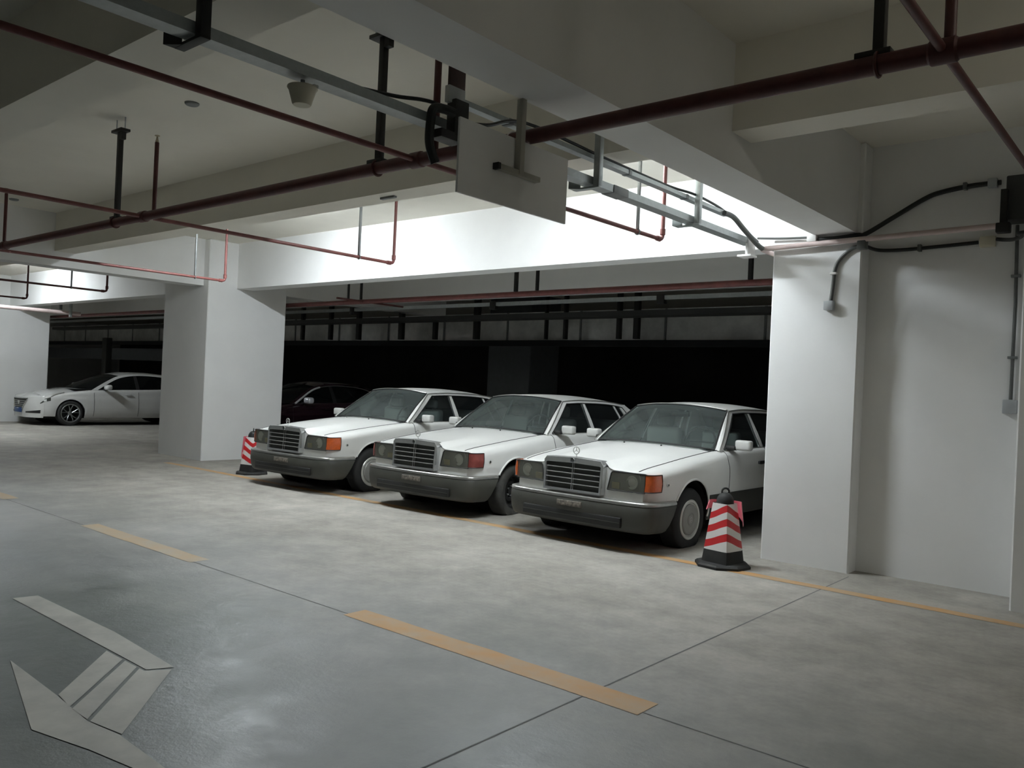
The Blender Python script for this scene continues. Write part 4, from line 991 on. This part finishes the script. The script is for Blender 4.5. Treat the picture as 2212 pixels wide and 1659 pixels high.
    def at_x(x, z, o):
        xs_ = [p.x for p in pc]; i = min(range(nz), key=lambda k: abs(xs_[k] - abs(x))); p = on2(i, z, o); return (x, p.y, z)
    zz = np.linspace(.42, .675, 8)
    MB().grid([[at_x(hw(z) * uu, z, .008) for uu in np.linspace(-1, 1, 15)] for z in zz]).build('grille', M['grille_in'], t)
    mb = MB(); loop = [at_x(hw(z), z, .012) for z in zz] + [at_x(hw(.675) * uu, .677, .012) for uu in np.linspace(.8, -.8, 9)] + [at_x(-hw(z), z, .012) for z in zz[::-1]] + [at_x(hw(.42) * uu, .42, .012) for uu in np.linspace(-.8, .8, 7)]
    mb.tube(loop, .017, 8, closed=True); mb.build('grille_frame', M['chrome'], t)
    for k in range(4): mb = MB(); z = .47 + .045 * k; mb.tube([at_x(hw(z) * uu, z, .012) for uu in np.linspace(-.95, .95, 9)], .006, 6); mb.build('grille_bar', M['chrome_dull'], t)
    mb = MB(); mb.add([(x, at_x(0, .57, .02)[1], z) for x, z in ((-.075, .61), (0, .62), (.075, .61), (.055, .55), (0, .515), (-.055, .55))], [(0, 1, 2, 3, 4, 5)]); mb.build('grille_badge', M['chrome_dull'], t)
    MB().bbox(-.22, .22, -.025, -.005, .315, .435, .006).build('number_plate', M['plate_blue'], t)
    MB().box(-.6, .6, .25, 4.4, .18, .40).build('underbody', M['trim_black'], t)
    return t
modern_car('modern_car', 'pale modern car with blue number plate between two white pillars', -23.32, 8.03, 0, M['car_white2'])
modern_car('modern_car', 'dark plum car with bright mirror half hidden behind the wide pillar', -16.15, 9.22, 0, M['car_dark'], True)

# ---- striped cones
def cone(X, Y, rz, lab, rib):
    t = thing('traffic_cone', lab, 'traffic cone', (X, Y, 0), rz, 'red and white striped cones')
    N = 32
    def ring(z, w, zig=0.):
        out = []
        for k in range(N):
            a = 2 * PI * k / N
            r_ = w / max(abs(math.cos(a - 0)) + abs(math.sin(a)), 1e-6)          # square section, corners on the axes
            r_ = min(r_, w * .93) * (1 + .0)
            tri = abs(((a / (PI / 2)) % 2) - 1) * 2 - 1                           # +1 at front/back corner, -1 at the side corners
            out.append((r_ * math.cos(a), r_ * math.sin(a), z + zig * tri))
        return out
    wd = lambda z: .205 - (.205 - .118) * (z - .03) / (.565 - .03)
    mb = MB(); o = [(.245 * math.cos(PI / 8 + k * PI / 4), .245 * math.sin(PI / 8 + k * PI / 4)) for k in range(8)]
    mb.add([(x * 1.03, y * 1.03, 0) for x, y in o] + [(x * 1.03, y * 1.03, .022) for x, y in o] + [(x * .95, y * .95, .036) for x, y in o] + [(x * .78, y * .78, .042) for x, y in o],
           [tuple(range(8))[::-1], tuple(range(24, 32))] + [(r * 8 + k, r * 8 + (k + 1) % 8, r * 8 + 8 + (k + 1) % 8, r * 8 + 8 + k) for r in range(3) for k in range(8)])
    mb.build('base', M['rubber'], t, ang=25)
    def band(nm, z0, z1, g0, g1, m_):
        R_ = []
        for q in np.linspace(0, 1, 4):
            z = z0 + (z1 - z0) * q; gg = g0 + (g1 - g0) * q
            rg = ring(z, 1., gg); R_.append([(x * wd(zz), y * wd(zz), zz) for x, y, zz in rg])
        mb = MB(); vs = [p for r in R_ for p in r]; mb.add(vs, [(i * N + k, i * N + (k + 1) % N, (i + 1) * N + (k + 1) % N, (i + 1) * N + k) for i in range(3) for k in range(N)]); mb.build(nm, m_, t, ang=30)
    G = .042
    band('skirt', .035, .15, 0, .0, M['rubber'])
    lv = [(.15, .205, 'white_band'), (.205, .272, 'red_band'), (.272, .338, 'white_band'), (.338, .402, 'red_band'), (.402, .462, 'white_band'), (.462, .522, 'red_band'), (.522, .57, 'white_band')]
    for i, (a, b, nm) in enumerate(lv):
        band(nm, a, b, 0 if i == 0 else G, 0 if i == len(lv) - 1 else G, M['cone_red' if 'red' in nm else 'cone_white'])
    MB().lathe([(.078, .566), (.076, .60), (.066, .628), (.046, .652), (.03, .662), (0, .664)], 'z', 24).build('cap', M['rubber'], t)
    MB().tube([(0, .032 * math.cos(a), .672 + .032 * math.sin(a)) for a in [2 * PI * k / 20 for k in range(20)]], .009, 8, closed=True).build('handle_ring', M['rubber'], t)
    return t
# corner towards the camera: azimuth to the camera from (-3.3, 7.0)
def az(x, y): return math.atan2(-y, -x)
cone(-3.31, 7.0, az(-3.31, 7.0) + .18, 'striped red and white cone in front of the nearest pillar', 0)
cone(-11.3, 7.22, az(-11.3, 7.22) + PI / 2, 'striped red and white cone beside the farthest old saloon', 0)
def film(X, Y, a0, a1, z0, z1, flap, lab):
    rows = []
    for k in range(15):
        a = a0 + (a1 - a0) * k / 14; q = k / 14
        r0 = .135 + .012 * math.sin(9 * q); lo = z0 - flap * sstep(.55, 1, q)
        rows.append([(X + (r0 + .05 * (1 - e) * .5) * math.cos(a) , Y + (r0 + .05 * (1 - e) * .5) * math.sin(a), lo + (z1 - lo) * e) for e in (0, .33, .66, 1)])
    mb = MB(); mb.slab(rows, (.002, .002, 0)); tag(mb.build('pink_film', M['pink'], None), lab, 'plastic film')
c0 = az(-3.31, 7.0)
film(-3.31, 7.0, c0 - 1.35, c0 - 4.75 + .35 + 2.0 * 0 - .1, .54, .585, 0, 'pink plastic film') if False else None
# camera-side left is azimuth c0-pi/2, right is c0+pi/2; the film goes round the back
film(-3.31, 7.0, c0 - PI / 2 + .15, c0 - 2 * PI + PI / 2 - .10, .50, .585, .13, 'pink plastic film tied round the cone at the nearest pillar')
c1 = az(-11.3, 7.22)
film(-11.3, 7.22, c1 + PI / 2 - .2, c1 + 2 * PI - PI / 2 + .25, .42, .575, .16, 'pink plastic film tied round the cone at the wide pillar')
# ------------------------------------------------------------------ camera, world, look
cam = bpy.data.cameras.new('camera'); co = bpy.data.objects.new('camera', cam); C.objects.link(co)
cam.sensor_width = 36; cam.lens = 1778.15 / 2212 * 36; cam.clip_start = .05
yaw, pit, rol = math.radians(40.148), math.radians(.1066), math.radians(2.549)
f = Vector((-math.sin(yaw), math.cos(yaw), 0)); r = Vector((math.cos(yaw), math.sin(yaw), 0)); u = Vector((0, 0, 1))
f2 = f * math.cos(pit) + u * math.sin(pit); u2 = u * math.cos(pit) - f * math.sin(pit)
r3 = r * math.cos(rol) + u2 * math.sin(rol); u3 = u2 * math.cos(rol) - r * math.sin(rol)
co.matrix_world = Matrix(((r3.x, u3.x, -f2.x, 0), (r3.y, u3.y, -f2.y, 0), (r3.z, u3.z, -f2.z, 1.55), (0, 0, 0, 1)))
S = bpy.context.scene; S.camera = co
w = bpy.data.worlds.new('garage'); S.world = w; w.use_nodes = True
w.node_tree.nodes['Background'].inputs[0].default_value = (.01, .01, .01, 1)
S.view_settings.view_transform = 'Standard'; S.view_settings.look = 'None'
S.view_settings.exposure = 0; S.view_settings.gamma = 1; S.view_settings.use_curve_mapping = False
try:
    S.cycles.max_bounces = 14; S.cycles.diffuse_bounces = 10; S.cycles.glossy_bounces = 5; S.cycles.transparent_max_bounces = 16
except Exception: pass
